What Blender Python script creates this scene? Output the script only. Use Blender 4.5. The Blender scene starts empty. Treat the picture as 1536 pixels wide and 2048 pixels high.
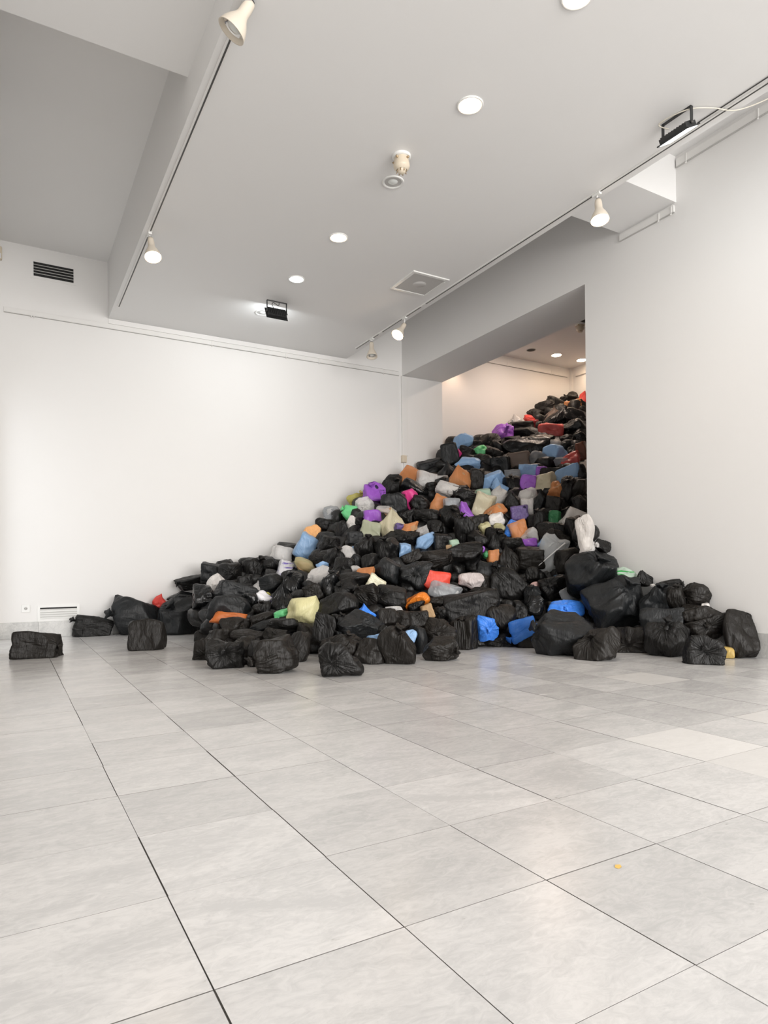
import bpy, bmesh, math, random
import numpy as np
from mathutils import Vector, Matrix, Quaternion

# ---------------------------------------------------------------- camera
S = bpy.context.scene
COL = S.collection
FPX, CXP, HYP, ROLL = 1307.92, 768.0, 1139.74, -0.0106
TH = -0.5224
CAMZ = 0.77
FWD = np.array([-math.sin(TH), math.cos(TH), 0.0])      # world x = along right-hand normal, y = along the right wall
RGT0 = np.array([math.cos(TH), math.sin(TH), 0.0])
UP0 = np.array([0, 0, 1.0])
RGT = math.cos(ROLL) * RGT0 + math.sin(ROLL) * UP0
UPV = -math.sin(ROLL) * RGT0 + math.cos(ROLL) * UP0
CAM = np.array([0, 0, CAMZ])
cam = bpy.data.cameras.new('camera')
camo = bpy.data.objects.new('camera', cam)
COL.objects.link(camo)
camo.matrix_world = Matrix(((RGT[0], UPV[0], -FWD[0], 0), (RGT[1], UPV[1], -FWD[1], 0),
                            (RGT[2], UPV[2], -FWD[2], CAMZ), (0, 0, 0, 1)))
cam.sensor_fit = 'VERTICAL'
cam.sensor_height = 36.0
cam.lens = FPX / 2048 * 36
cam.shift_y = (HYP - 1024) / 2048
cam.clip_start = 0.02
S.camera = camo

# ---------------------------------------------------------------- sky, exposure, daylight
S.view_settings.view_transform = 'Standard'
S.view_settings.look = 'None'
S.view_settings.gamma = 1.0
S.view_settings.use_curve_mapping = False
S.view_settings.exposure = 0.12
wd = bpy.data.worlds.new('sky'); S.world = wd; wd.use_nodes = True
bg = wd.node_tree.nodes['Background']
bg.inputs['Color'].default_value = (0.97, 0.98, 1.0, 1)
bg.inputs['Strength'].default_value = 1.25

def lamp(name, kind, loc, energy, color=(1, 1, 1), target=None, **kw):
    l = bpy.data.lights.new(name, kind); l.energy = energy; l.color = color
    for k, v in kw.items(): setattr(l, k, v)
    o = bpy.data.objects.new(name, l); COL.objects.link(o); o.location = loc
    if target is not None:
        o.rotation_euler = (Vector(target) - Vector(loc)).to_track_quat('-Z', 'Y').to_euler()
    return o
COOL, WARM, NEUT = (0.92, 0.98, 1.0), (1.0, 0.78, 0.58), (1.0, 0.97, 0.93)
# daylight through the glazed street front behind the camera and the tall side window
lamp('daylight_front', 'AREA', (2.7, -7.5, 2.6), 1270, (1.0, 0.965, 0.928), (2.7, 8, 1.9), shape='RECTANGLE', size=7.5, size_y=4.6)
lamp('daylight_side', 'AREA', (-0.36, 8.03, 1.45), 3.0, (0.90, 0.97, 1.0), (3.0, 8.03, 1.2), shape='RECTANGLE', size=1.3, size_y=2.6)

# ---------------------------------------------------------------- materials
MATS = {}
def srgb(r, g, b):
    f = lambda c: ((c / 255 + 0.055) / 1.055) ** 2.4 if c > 10 else c / 255 / 12.92
    return (f(r), f(g), f(b), 1)
def newmat(name):
    m = bpy.data.materials.new(name); m.use_nodes = True
    nt = m.node_tree; p = nt.nodes['Principled BSDF']
    return m, nt, p
def N(nt, typ, **kw):
    n = nt.nodes.new(typ)
    for k, v in kw.items():
        if k.startswith('i_'): n.inputs[k[2:].replace('_', ' ')].default_value = v
        else: setattr(n, k, v)
    return n
def simple(name, col, rough=0.5, metal=0.0, noise=0.0, nscale=8, bump=0.0, bscale=60, emit=None, estr=0):
    m, nt, p = newmat(name)
    p.inputs['Roughness'].default_value = rough
    p.inputs['Metallic'].default_value = metal
    tc = N(nt, 'ShaderNodeTexCoord')
    nz = N(nt, 'ShaderNodeTexNoise'); nz.inputs['Scale'].default_value = nscale; nz.inputs['Detail'].default_value = 4
    nt.links.new(tc.outputs['Object'], nz.inputs['Vector'])
    mx = N(nt, 'ShaderNodeMix', data_type='RGBA')
    a = tuple(c * (1 - noise) for c in col[:3]) + (1,); b = tuple(min(1, c * (1 + noise)) for c in col[:3]) + (1,)
    mx.inputs['A'].default_value = a; mx.inputs['B'].default_value = b
    nt.links.new(nz.outputs['Fac'], mx.inputs['Factor'])
    nt.links.new(mx.outputs['Result'], p.inputs['Base Color'])
    if bump:
        nb = N(nt, 'ShaderNodeTexNoise'); nb.inputs['Scale'].default_value = bscale; nb.inputs['Detail'].default_value = 3
        nt.links.new(tc.outputs['Object'], nb.inputs['Vector'])
        bp = N(nt, 'ShaderNodeBump'); bp.inputs['Strength'].default_value = bump; bp.inputs['Distance'].default_value = 0.01
        nt.links.new(nb.outputs['Fac'], bp.inputs['Height']); nt.links.new(bp.outputs['Normal'], p.inputs['Normal'])
    if emit:
        p.inputs['Emission Color'].default_value = emit; p.inputs['Emission Strength'].default_value = estr
    MATS[name] = m
    return m
simple('wall_paint', (0.80, 0.79, 0.775), 0.65, noise=0.012, nscale=1.2, bump=0.06, bscale=25)
simple('ceiling_paint', (0.80, 0.795, 0.785), 0.7, noise=0.012, nscale=1.0, bump=0.03, bscale=30)
simple('rail_paint', (0.78, 0.77, 0.75), 0.45, noise=0.02, nscale=6)
simple('white_plastic', (0.78, 0.78, 0.76), 0.35, noise=0.01)
simple('cream_plastic', (0.66, 0.58, 0.46), 0.4, noise=0.04, nscale=20)
simple('lamp_cream', (0.70, 0.63, 0.53), 0.4, noise=0.03, nscale=10)
simple('black_metal', (0.018, 0.019, 0.020), 0.45, noise=0.1, nscale=20)
simple('dark_slot', (0.012, 0.012, 0.012), 0.7)
simple('track_metal', (0.055, 0.053, 0.05), 0.45, noise=0.1, nscale=15)
simple('grout', (0.20, 0.188, 0.172), 0.9, noise=0.2, nscale=20)
simple('mesh_grey', (0.50, 0.49, 0.475), 0.7, noise=0.08, nscale=120)
simple('mesh_light', (0.60, 0.59, 0.575), 0.7, noise=0.05, nscale=120)
simple('reflector', (0.75, 0.75, 0.74), 0.15, metal=0.9)
simple('bulb_off', (0.70, 0.72, 0.70), 0.12)
simple('brass', (0.45, 0.33, 0.2), 0.4, metal=0.6)
simple('cable', (0.68, 0.64, 0.55), 0.5)
simple('glow_warm', (1, 0.9, 0.8), 0.4, emit=(1, 0.74, 0.50, 1), estr=26)
simple('glow_cool', (1, 1, 1), 0.4, emit=(0.95, 1, 0.98, 1), estr=16)
simple('glow_flood', (1, 1, 1), 0.4, emit=(0.9, 0.98, 1, 1), estr=4)
simple('cardboard', (0.46, 0.27, 0.14), 0.75, noise=0.15, nscale=14)
simple('stuff_white', (0.62, 0.60, 0.57), 0.7, noise=0.15, nscale=10)
simple('stuff_grey', (0.50, 0.50, 0.50), 0.7, noise=0.5, nscale=7)

def marble(name, base, vein, warm):
    m, nt, p = newmat(name)
    oi = N(nt, 'ShaderNodeObjectInfo'); tc = N(nt, 'ShaderNodeTexCoord')
    sc = N(nt, 'ShaderNodeVectorMath', operation='SCALE'); sc.inputs['Scale'].default_value = 37.0
    cmb = N(nt, 'ShaderNodeCombineXYZ')
    nt.links.new(oi.outputs['Random'], cmb.inputs['X']); nt.links.new(oi.outputs['Random'], cmb.inputs['Z'])
    nt.links.new(cmb.outputs[0], sc.inputs[0])
    mp = N(nt, 'ShaderNodeMapping')
    rr = N(nt, 'ShaderNodeMath', operation='MULTIPLY'); rr.inputs[1].default_value = 0.45
    nt.links.new(oi.outputs['Random'], rr.inputs[0])
    cr = N(nt, 'ShaderNodeCombineXYZ'); nt.links.new(rr.outputs[0], cr.inputs['Z'])
    nt.links.new(tc.outputs['Object'], mp.inputs['Vector']); nt.links.new(cr.outputs[0], mp.inputs['Rotation'])
    mp.inputs['Scale'].default_value = (2.4, 5.0, 2.2)
    ad = N(nt, 'ShaderNodeVectorMath', operation='ADD')
    nt.links.new(mp.outputs[0], ad.inputs[0]); nt.links.new(sc.outputs[0], ad.inputs[1])
    n1 = N(nt, 'ShaderNodeTexNoise'); n1.inputs['Scale'].default_value = 1.0; n1.inputs['Detail'].default_value = 10; n1.inputs['Roughness'].default_value = 0.68; n1.inputs['Distortion'].default_value = 1.0
    nt.links.new(ad.outputs[0], n1.inputs['Vector'])
    r1 = N(nt, 'ShaderNodeValToRGB'); r1.color_ramp.elements[0].position = 0.40; r1.color_ramp.elements[1].position = 0.60
    r1.color_ramp.elements[0].color = vein; r1.color_ramp.elements[1].color = base
    nf = N(nt, 'ShaderNodeTexNoise'); nf.inputs['Scale'].default_value = 7.0; nf.inputs['Detail'].default_value = 6; nf.inputs['Roughness'].default_value = 0.7; nf.inputs['Distortion'].default_value = 1.6
    nt.links.new(ad.outputs[0], nf.inputs['Vector'])
    nm_ = N(nt, 'ShaderNodeMath', operation='MULTIPLY_ADD'); nm_.inputs[1].default_value = 0.55
    nh = N(nt, 'ShaderNodeMath', operation='MULTIPLY_ADD'); nh.inputs[1].default_value = 0.62; nh.inputs[2].default_value = -0.085
    nt.links.new(n1.outputs['Fac'], nh.inputs[0])
    nt.links.new(nf.outputs['Fac'], nm_.inputs[0]); nt.links.new(nh.outputs[0], nm_.inputs[2])
    nt.links.new(nm_.outputs[0], r1.inputs['Fac'])
    # per tile tone
    hs = N(nt, 'ShaderNodeHueSaturation')
    ml = N(nt, 'ShaderNodeMapRange'); ml.inputs['To Min'].default_value = 0.90; ml.inputs['To Max'].default_value = 1.08
    m3 = N(nt, 'ShaderNodeMath', operation='MULTIPLY'); m3.inputs[1].default_value = 7.31
    m4 = N(nt, 'ShaderNodeMath', operation='FRACT')
    nt.links.new(oi.outputs['Random'], m3.inputs[0]); nt.links.new(m3.outputs[0], m4.inputs[0]); nt.links.new(m4.outputs[0], ml.inputs['Value'])
    nt.links.new(ml.outputs[0], hs.inputs['Value']); nt.links.new(r1.outputs['Color'], hs.inputs['Color'])
    # small dark pits and smears
    n2 = N(nt, 'ShaderNodeTexNoise'); n2.inputs['Scale'].default_value = 5.5; n2.inputs['Detail'].default_value = 6; n2.inputs['Roughness'].default_value = 0.7
    nt.links.new(ad.outputs[0], n2.inputs['Vector'])
    r2 = N(nt, 'ShaderNodeValToRGB'); r2.color_ramp.elements[0].position = 0.26; r2.color_ramp.elements[1].position = 0.33
    r2.color_ramp.elements[0].color = (0.45, 0.42, 0.38, 1); r2.color_ramp.elements[1].color = (1, 1, 1, 1)
    nt.links.new(n2.outputs['Fac'], r2.inputs['Fac'])
    mm = N(nt, 'ShaderNodeMix', data_type='RGBA', blend_type='MULTIPLY'); mm.inputs['Factor'].default_value = 0.55
    nt.links.new(hs.outputs['Color'], mm.inputs['A']); nt.links.new(r2.outputs['Color'], mm.inputs['B'])
    nt.links.new(mm.outputs['Result'], p.inputs['Base Color'])
    rg = N(nt, 'ShaderNodeMapRange'); rg.inputs['To Min'].default_value = 0.17; rg.inputs['To Max'].default_value = 0.32
    nt.links.new(n1.outputs['Fac'], rg.inputs['Value']); nt.links.new(rg.outputs[0], p.inputs['Roughness'])
    p.inputs['Specular IOR Level'].default_value = 0.5
    MATS[name] = m
marble('floor_marble', (0.655, 0.645, 0.635, 1), (0.53, 0.525, 0.52, 1), 0)
marble('skirting_marble', (0.60, 0.595, 0.575, 1), (0.44, 0.44, 0.43, 1), 0)

def plastic(name, col, rough=0.38, alpha=1.0, bump=0.5, sub=0.0, spec=0.5, streak=None, print_marks=False):
    """crinkled polythene film; alpha < 1 lets what is inside show through"""
    m, nt, p = newmat(name)
    tc = N(nt, 'ShaderNodeTexCoord'); oi = N(nt, 'ShaderNodeObjectInfo')
    cmb = N(nt, 'ShaderNodeCombineXYZ'); sc = N(nt, 'ShaderNodeVectorMath', operation='SCALE'); sc.inputs['Scale'].default_value = 23.0
    for i in 'XYZ': nt.links.new(oi.outputs['Random'], cmb.inputs[i])
    nt.links.new(cmb.outputs[0], sc.inputs[0])
    ad = N(nt, 'ShaderNodeVectorMath', operation='ADD')
    nt.links.new(tc.outputs['Object'], ad.inputs[0]); nt.links.new(sc.outputs[0], ad.inputs[1])
    mp = N(nt, 'ShaderNodeMapping'); mp.inputs['Scale'].default_value = (3.4, 3.4, 1.0)
    rr = N(nt, 'ShaderNodeVectorMath', operation='MULTIPLY'); rr.inputs[1].default_value = (9.0, 17.0, 5.0)
    nt.links.new(cmb.outputs[0], rr.inputs[0]); nt.links.new(rr.outputs[0], mp.inputs['Rotation'])
    nt.links.new(ad.outputs[0], mp.inputs['Vector'])
    w = N(nt, 'ShaderNodeTexNoise', noise_type='RIDGED_MULTIFRACTAL'); w.inputs['Scale'].default_value = 3.2; w.inputs['Detail'].default_value = 3.0
    w.inputs['Distortion'].default_value = 0.6
    nt.links.new(mp.outputs[0], w.inputs['Vector'])
    w2 = N(nt, 'ShaderNodeTexNoise'); w2.inputs['Scale'].default_value = 16; w2.inputs['Detail'].default_value = 4; w2.inputs['Distortion'].default_value = 0.8
    nt.links.new(mp.outputs[0], w2.inputs['Vector'])
    a1 = N(nt, 'ShaderNodeMath', operation='MULTIPLY_ADD'); a1.inputs[1].default_value = 0.55
    nt.links.new(w2.outputs['Fac'], a1.inputs[0]); nt.links.new(w.outputs['Fac'], a1.inputs[2])
    at = N(nt, 'ShaderNodeAttribute', attribute_name='pleat')
    ap = N(nt, 'ShaderNodeVectorMath', operation='ADD'); nt.links.new(at.outputs['Vector'], ap.inputs[0]); nt.links.new(sc.outputs[0], ap.inputs[1])
    w3 = N(nt, 'ShaderNodeTexNoise', noise_type='RIDGED_MULTIFRACTAL'); w3.inputs['Scale'].default_value = 5.5; w3.inputs['Detail'].default_value = 3.5; w3.inputs['Distortion'].default_value = 0.25
    nt.links.new(ap.outputs[0], w3.inputs['Vector'])
    a2 = N(nt, 'ShaderNodeMath', operation='MULTIPLY_ADD'); a2.inputs[1].default_value = 1.1
    nt.links.new(w3.outputs['Fac'], a2.inputs[0]); nt.links.new(a1.outputs[0], a2.inputs[2])
    bp = N(nt, 'ShaderNodeBump'); bp.inputs['Strength'].default_value = bump; bp.inputs['Distance'].default_value = 0.018
    nt.links.new(a2.outputs[0], bp.inputs['Height']); nt.links.new(bp.outputs['Normal'], p.inputs['Normal'])
    hs = N(nt, 'ShaderNodeHueSaturation'); hs.inputs['Color'].default_value = col
    ml = N(nt, 'ShaderNodeMapRange'); ml.inputs['To Min'].default_value = 0.85; ml.inputs['To Max'].default_value = 1.15
    nt.links.new(oi.outputs['Random'], ml.inputs['Value']); nt.links.new(ml.outputs[0], hs.inputs['Value'])
    cout = hs.outputs['Color']
    fold = N(nt, 'ShaderNodeMapRange'); fold.inputs['From Min'].default_value = 0.25; fold.inputs['From Max'].default_value = 1.1
    nt.links.new(w3.outputs['Fac'], fold.inputs['Value'])
    if max(col[:3]) > 0.1:
        # doubled-up film along the folds reads paler
        fm = N(nt, 'ShaderNodeMath', operation='MULTIPLY'); fm.inputs[1].default_value = 0.30; nt.links.new(fold.outputs[0], fm.inputs[0])
        fx = N(nt, 'ShaderNodeMix', data_type='RGBA'); nt.links.new(fm.outputs[0], fx.inputs['Factor']); nt.links.new(cout, fx.inputs['A'])
        fx.inputs['B'].default_value = tuple(.5 * c + .42 for c in col[:3]) + (1,); cout = fx.outputs['Result']
    if streak:
        mp2 = N(nt, 'ShaderNodeMapping'); mp2.inputs['Scale'].default_value = (4, 4, 22); mp2.inputs['Rotation'].default_value = (0.2, 0.5, 0)
        nt.links.new(ad.outputs[0], mp2.inputs['Vector'])
        ns = N(nt, 'ShaderNodeTexNoise'); ns.inputs['Scale'].default_value = 1.5; ns.inputs['Detail'].default_value = 2
        nt.links.new(mp2.outputs[0], ns.inputs['Vector'])
        rp = N(nt, 'ShaderNodeValToRGB'); rp.color_ramp.elements[0].position = 0.58; rp.color_ramp.elements[1].position = 0.66
        nt.links.new(ns.outputs['Fac'], rp.inputs['Fac'])
        mx = N(nt, 'ShaderNodeMix', data_type='RGBA'); nt.links.new(rp.outputs['Color'], mx.inputs['Factor'])
        nt.links.new(cout, mx.inputs['A']); mx.inputs['B'].default_value = streak; cout = mx.outputs['Result']
    if print_marks:
        # flat dark print: a round mark over rows of illegible text
        sx = N(nt, 'ShaderNodeSeparateXYZ'); nt.links.new(tc.outputs['Generated'], sx.inputs[0])
        v = N(nt, 'ShaderNodeVectorMath', operation='DISTANCE'); v.inputs[1].default_value = (0.50, 0.0, 0.80)
        fl = N(nt, 'ShaderNodeCombineXYZ'); nt.links.new(sx.outputs['X'], fl.inputs['X']); nt.links.new(sx.outputs['Z'], fl.inputs['Z'])
        nt.links.new(fl.outputs[0], v.inputs[0])
        c1 = N(nt, 'ShaderNodeMath', operation='LESS_THAN'); c1.inputs[1].default_value = 0.075
        nt.links.new(v.outputs['Value'], c1.inputs[0])
        ws = N(nt, 'ShaderNodeTexNoise'); ws.inputs['Scale'].default_value = 1.0
        mp3 = N(nt, 'ShaderNodeMapping'); mp3.inputs['Scale'].default_value = (26, 0.01, 3); nt.links.new(tc.outputs['Generated'], mp3.inputs['Vector'])
        nt.links.new(mp3.outputs[0], ws.inputs['Vector'])
        g1 = N(nt, 'ShaderNodeMath', operation='GREATER_THAN'); g1.inputs[1].default_value = 0.48; nt.links.new(ws.outputs['Fac'], g1.inputs[0])
        zz = N(nt, 'ShaderNodeMath', operation='MULTIPLY'); zz.inputs[1].default_value = 15.0; nt.links.new(sx.outputs['Z'], zz.inputs[0])
        zf = N(nt, 'ShaderNodeMath', operation='FRACT'); nt.links.new(zz.outputs[0], zf.inputs[0])
        g2 = N(nt, 'ShaderNodeMath', operation='LESS_THAN'); g2.inputs[1].default_value = 0.5; nt.links.new(zf.outputs[0], g2.inputs[0])
        def rng(sock, lo, hi):
            a = N(nt, 'ShaderNodeMath', operation='GREATER_THAN'); a.inputs[1].default_value = lo
            b = N(nt, 'ShaderNodeMath', operation='LESS_THAN'); b.inputs[1].default_value = hi
            nt.links.new(sock, a.inputs[0]); nt.links.new(sock, b.inputs[0])
            c = N(nt, 'ShaderNodeMath', operation='MULTIPLY'); nt.links.new(a.outputs[0], c.inputs[0]); nt.links.new(b.outputs[0], c.inputs[1]); return c.outputs[0]
        def mul(a, b):
            c = N(nt, 'ShaderNodeMath', operation='MULTIPLY'); nt.links.new(a, c.inputs[0]); nt.links.new(b, c.inputs[1]); return c.outputs[0]
        tx = mul(mul(mul(g1.outputs[0], g2.outputs[0]), rng(sx.outputs['X'], 0.55, 0.90)), rng(sx.outputs['Z'], 0.45, 0.72))
        mxx = N(nt, 'ShaderNodeMath', operation='MAXIMUM'); nt.links.new(c1.outputs[0], mxx.inputs[0]); nt.links.new(tx, mxx.inputs[1])
        mx = N(nt, 'ShaderNodeMix', data_type='RGBA'); nt.links.new(mxx.outputs[0], mx.inputs['Factor'])
        nt.links.new(cout, mx.inputs['A']); mx.inputs['B'].default_value = (0.03, 0.02, 0.07, 1); cout = mx.outputs['Result']
    nt.links.new(cout, p.inputs['Base Color'])
    p.inputs['Roughness'].default_value = rough
    p.inputs['Specular IOR Level'].default_value = spec
    out = nt.nodes['Material Output']
    if sub > 0:
        tl = N(nt, 'ShaderNodeBsdfTranslucent'); nt.links.new(cout, tl.inputs['Color']); nt.links.new(bp.outputs['Normal'], tl.inputs['Normal'])
        ms = N(nt, 'ShaderNodeMixShader'); ms.inputs[0].default_value = sub
        nt.links.new(p.outputs[0], ms.inputs[1]); nt.links.new(tl.outputs[0], ms.inputs[2])
        sh = ms.outputs[0]
    else: sh = p.outputs[0]
    if alpha < 1:
        tr = N(nt, 'ShaderNodeBsdfTransparent')
        lt = N(nt, 'ShaderNodeMix', data_type='RGBA'); lt.inputs['Factor'].default_value = 0.45
        lt.inputs['A'].default_value = (1, 1, 1, 1); nt.links.new(cout, lt.inputs['B']); nt.links.new(lt.outputs['Result'], tr.inputs['Color'])
        ma = N(nt, 'ShaderNodeMixShader'); ma.inputs[0].default_value = alpha
        lw = N(nt, 'ShaderNodeLayerWeight'); lw.inputs['Blend'].default_value = 0.35
        mr = N(nt, 'ShaderNodeMapRange'); mr.inputs['To Min'].default_value = alpha; mr.inputs['To Max'].default_value = min(1, alpha + 0.35)
        nt.links.new(bp.outputs['Normal'], lw.inputs['Normal'])
        nt.links.new(lw.outputs['Facing'], mr.inputs['Value'])
        mf = N(nt, 'ShaderNodeMath', operation='MULTIPLY_ADD'); mf.inputs[1].default_value = 0.40 if alpha < .7 else .15; mf.use_clamp = True
        nt.links.new(fold.outputs[0], mf.inputs[0]); nt.links.new(mr.outputs[0], mf.inputs[2]); nt.links.new(mf.outputs[0], ma.inputs[0])
        nt.links.new(tr.outputs[0], ma.inputs[1]); nt.links.new(sh, ma.inputs[2]); sh = ma.outputs[0]
    nt.links.new(sh, out.inputs['Surface'])
    MATS[name] = m
    return m

# code: (material name, colour, rough, alpha, bump, sub, object name, colour word)
BAGMAT = {
 'K': ((0.0056, 0.0053, 0.0050), 0.47, 1, 0.75, 0, 'black_bin_bag'),
 'U': ((0.0095, 0.0078, 0.0062), 0.49, 1, 0.75, 0, 'black_bin_bag'),
 'N': ((0.0095, 0.0108, 0.0120), 0.47, 1, 0.55, 0, 'black_bin_bag'),
 'G1': ((0.006, 0.0066, 0.0072), 0.20, 1, 0.6, 0, 'black_bin_bag'),
 'R': (srgb(238, 84, 76), 0.37, 1, 0.45, 0.1, 'red_plastic_bag'),
 'RF': (srgb(240, 84, 66), 0.41, 1, 0.25, 0.1, 'red_plastic_bag'),
 'D': (srgb(196, 82, 78), 0.27, 1, 0.45, 0.05, 'red_plastic_bag'),
 'M2': (srgb(140, 40, 45), 0.3, 1, 0.4, 0.1, 'red_plastic_bag'),
 'T': (srgb(130, 114, 104), 0.36, 0.75, 0.45, 0.05, 'brown_plastic_bag'),
 'T2': (srgb(120, 72, 52), 0.35, 1, 0.4, 0.1, 'brown_plastic_bag'),
 'O': (srgb(244, 170, 112), 0.33, 0.5, 0.45, 0.1, 'orange_plastic_bag'),
 'OT': (srgb(244, 140, 72), 0.35, 0.60, 0.35, 0.1, 'orange_plastic_bag'),
 'OG': (srgb(238, 136, 48), 0.20, 1, 0.80, 0.1, 'orange_plastic_bag'),
 'PE': (srgb(252, 190, 128), 0.37, 1, 0.45, 0.15, 'orange_plastic_bag'),
 'C': (srgb(246, 244, 242), 0.20, 0.44, 0.85, 0.1, 'clear_plastic_bag'),
 'CD': (srgb(228, 232, 234), 0.20, 0.34, 0.75, 0.1, 'clear_plastic_bag'),
 'S': (srgb(196, 200, 204), 0.20, 0.38, 0.80, 0.1, 'clear_plastic_bag'),
 'WC': (srgb(240, 236, 232), 0.20, 0.42, 0.90, 0.15, 'clear_plastic_bag'),
 'W': (srgb(232, 228, 224), 0.36, 1, 0.55, 0.1, 'white_plastic_bag'),
 'WG': (srgb(206, 196, 194), 0.6, 1, 0.6, 0.1, 'white_plastic_bag'),
 'WY': (srgb(236, 232, 206), 0.29, 1, 0.55, 0.1, 'white_plastic_bag'),
 'WB': (srgb(238, 238, 242), 0.36, 1, 0.55, 0.1, 'white_plastic_bag'),
 'WL': (srgb(226, 224, 230), 0.36, 1, 0.55, 0.1, 'white_plastic_bag'),
 'PK': (srgb(214, 178, 172), 0.4, 1, 0.5, 0.3, 'pink_plastic_bag'),
 'V': (srgb(164, 98, 206), 0.34, 1, 0.45, 0.1, 'purple_plastic_bag'),
 'VP': (srgb(164, 96, 206), 0.34, 1, 0.35, 0.1, 'purple_plastic_bag'),
 'V2': (srgb(112, 94, 150), 0.34, 1, 0.45, 0.1, 'purple_plastic_bag'),
 'M': (srgb(226, 64, 142), 0.34, 1, 0.50, 0.1, 'magenta_plastic_bag'),
 'B': (srgb(158, 196, 238), 0.29, 0.9, 0.45, 0.1, 'blue_plastic_bag'),
 'SB': (srgb(70, 142, 246), 0.29, 1, 0.60, 0.1, 'blue_plastic_bag'),
 'SBT': (srgb(64, 132, 226), 0.27, 0.7, 0.45, 0.1, 'blue_plastic_bag'),
 'DB': (srgb(40, 72, 100), 0.35, 1, 0.4, 0.1, 'blue_plastic_bag'),
 'G': (srgb(122, 220, 150), 0.33, 0.9, 0.50, 0.1, 'green_plastic_bag'),
 'GC': (srgb(206, 226, 210), 0.26, 0.6, 0.5, 0.15, 'green_plastic_bag'),
 'LG': (srgb(180, 208, 184), 0.35, 0.85, 0.45, 0.1, 'green_plastic_bag'),
 'DG': (srgb(70, 146, 96), 0.31, 1, 0.55, 0.1, 'green_plastic_bag'),
 'Y': (srgb(222, 214, 120), 0.27, 0.6, 0.55, 0.1, 'yellow_plastic_bag'),
 'Y2': (srgb(214, 208, 162), 0.35, 0.85, 0.55, 0.1, 'yellow_plastic_bag'),
 'Y3': (srgb(244, 238, 184), 0.35, 1, 0.50, 0.15, 'yellow_plastic_bag'),
 'YB': (srgb(232, 224, 178), 0.28, 0.5, 0.4, 0.3, 'yellow_plastic_bag'),
 'YO': (srgb(196, 168, 100), 0.35, 1, 0.5, 0.1, 'yellow_plastic_bag'),
 'OL': (srgb(206, 198, 170), 0.35, 0.9, 0.45, 0.1, 'beige_plastic_bag'),
 'OL2': (srgb(192, 196, 168), 0.35, 0.7, 0.45, 0.1, 'beige_plastic_bag'),
 'BX': (srgb(172, 142, 106), 0.6, 1, 0.25, 0.0, 'beige_paper_bag'),
}
def lin(c): return tuple(c[:3]) + (1,)
for k, (c, ro, al, bu, su, nm) in BAGMAT.items():
    st = srgb(60, 190, 90) if k == 'GC' else (srgb(122, 104, 190) if k in ('WB', 'WL') else None)
    plastic('film_' + k, lin(c), ro, al, bu, su, 0.36, st, print_marks=k in ('VP', 'V2'))
plastic('film_core', (0.005, 0.005, 0.005, 1), 0.42, 1, 0.6, 0)
simple('seam_white', (0.8, 0.8, 0.8), 0.4)

# ---------------------------------------------------------------- mesh helpers
def link(name, me, mat=None, parent=None, loc=(0, 0, 0)):
    o = bpy.data.objects.new(name, me); COL.objects.link(o); o.location = loc
    if mat is not None and me is not None and not me.materials: me.materials.append(MATS[mat])
    if parent is not None: o.parent = parent
    return o
def mesh(name, V, Fc, smooth=False):
    me = bpy.data.meshes.new(name); me.from_pydata([tuple(v) for v in V], [], Fc); me.update()
    if smooth:
        for p in me.polygons: p.use_smooth = True
    return me
def box_vf(x0, x1, y0, y1, z0, z1):
    V = [(x0, y0, z0), (x1, y0, z0), (x1, y1, z0), (x0, y1, z0), (x0, y0, z1), (x1, y0, z1), (x1, y1, z1), (x0, y1, z1)]
    return V, [(0, 3, 2, 1), (4, 5, 6, 7), (0, 1, 5, 4), (1, 2, 6, 5), (2, 3, 7, 6), (3, 0, 4, 7)]
def merge(parts):
    V, Fc = [], []
    for v, f in parts:
        n = len(V); V += list(v); Fc += [tuple(i + n for i in q) for q in f]
    return V, Fc
def box(name, b, mat, parent=None, bevel=0.0, M=None):
    V, Fc = box_vf(*b)
    me = bpy.data.meshes.new(name); bm = bmesh.new()
    vs = [bm.verts.new(v) for v in V]
    for q in Fc: bm.faces.new([vs[i] for i in q])
    if bevel: bmesh.ops.bevel(bm, geom=list(bm.edges), offset=bevel, segments=2, affect='EDGES', profile=0.6)
    if M is not None: bmesh.ops.transform(bm, matrix=M, verts=bm.verts)
    bmesh.ops.recalc_face_normals(bm, faces=bm.faces)
    bm.to_mesh(me); bm.free()
    return link(name, me, mat, parent)
def boxes(name, bs, mat, parent=None):
    V, Fc = merge([box_vf(*b) for b in bs]); return link(name, mesh(name, V, Fc), mat, parent)
def lathe(prof, seg=24, close_top=False, close_bot=False):
    V, Fc = [], []
    for r, z in prof:
        for i in range(seg):
            a = 2 * math.pi * i / seg; V.append((r * math.cos(a), r * math.sin(a), z))
    for j in range(len(prof) - 1):
        for i in range(seg):
            k = (i + 1) % seg
            Fc.append((j * seg + i, j * seg + k, (j + 1) * seg + k, (j + 1) * seg + i))
    if close_bot: Fc.append(tuple(range(seg))[::-1])
    if close_top: Fc.append(tuple((len(prof) - 1) * seg + i for i in range(seg)))
    return V, Fc
def lathe_obj(name, prof, mat, parent=None, seg=24, M=None, ct=False, cb=False, smooth=True):
    V, Fc = lathe(prof, seg, ct, cb)
    if M is not None: V = [tuple(M @ Vector(v)) for v in V]
    return link(name, mesh(name, V, Fc, smooth), mat, parent)
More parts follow.
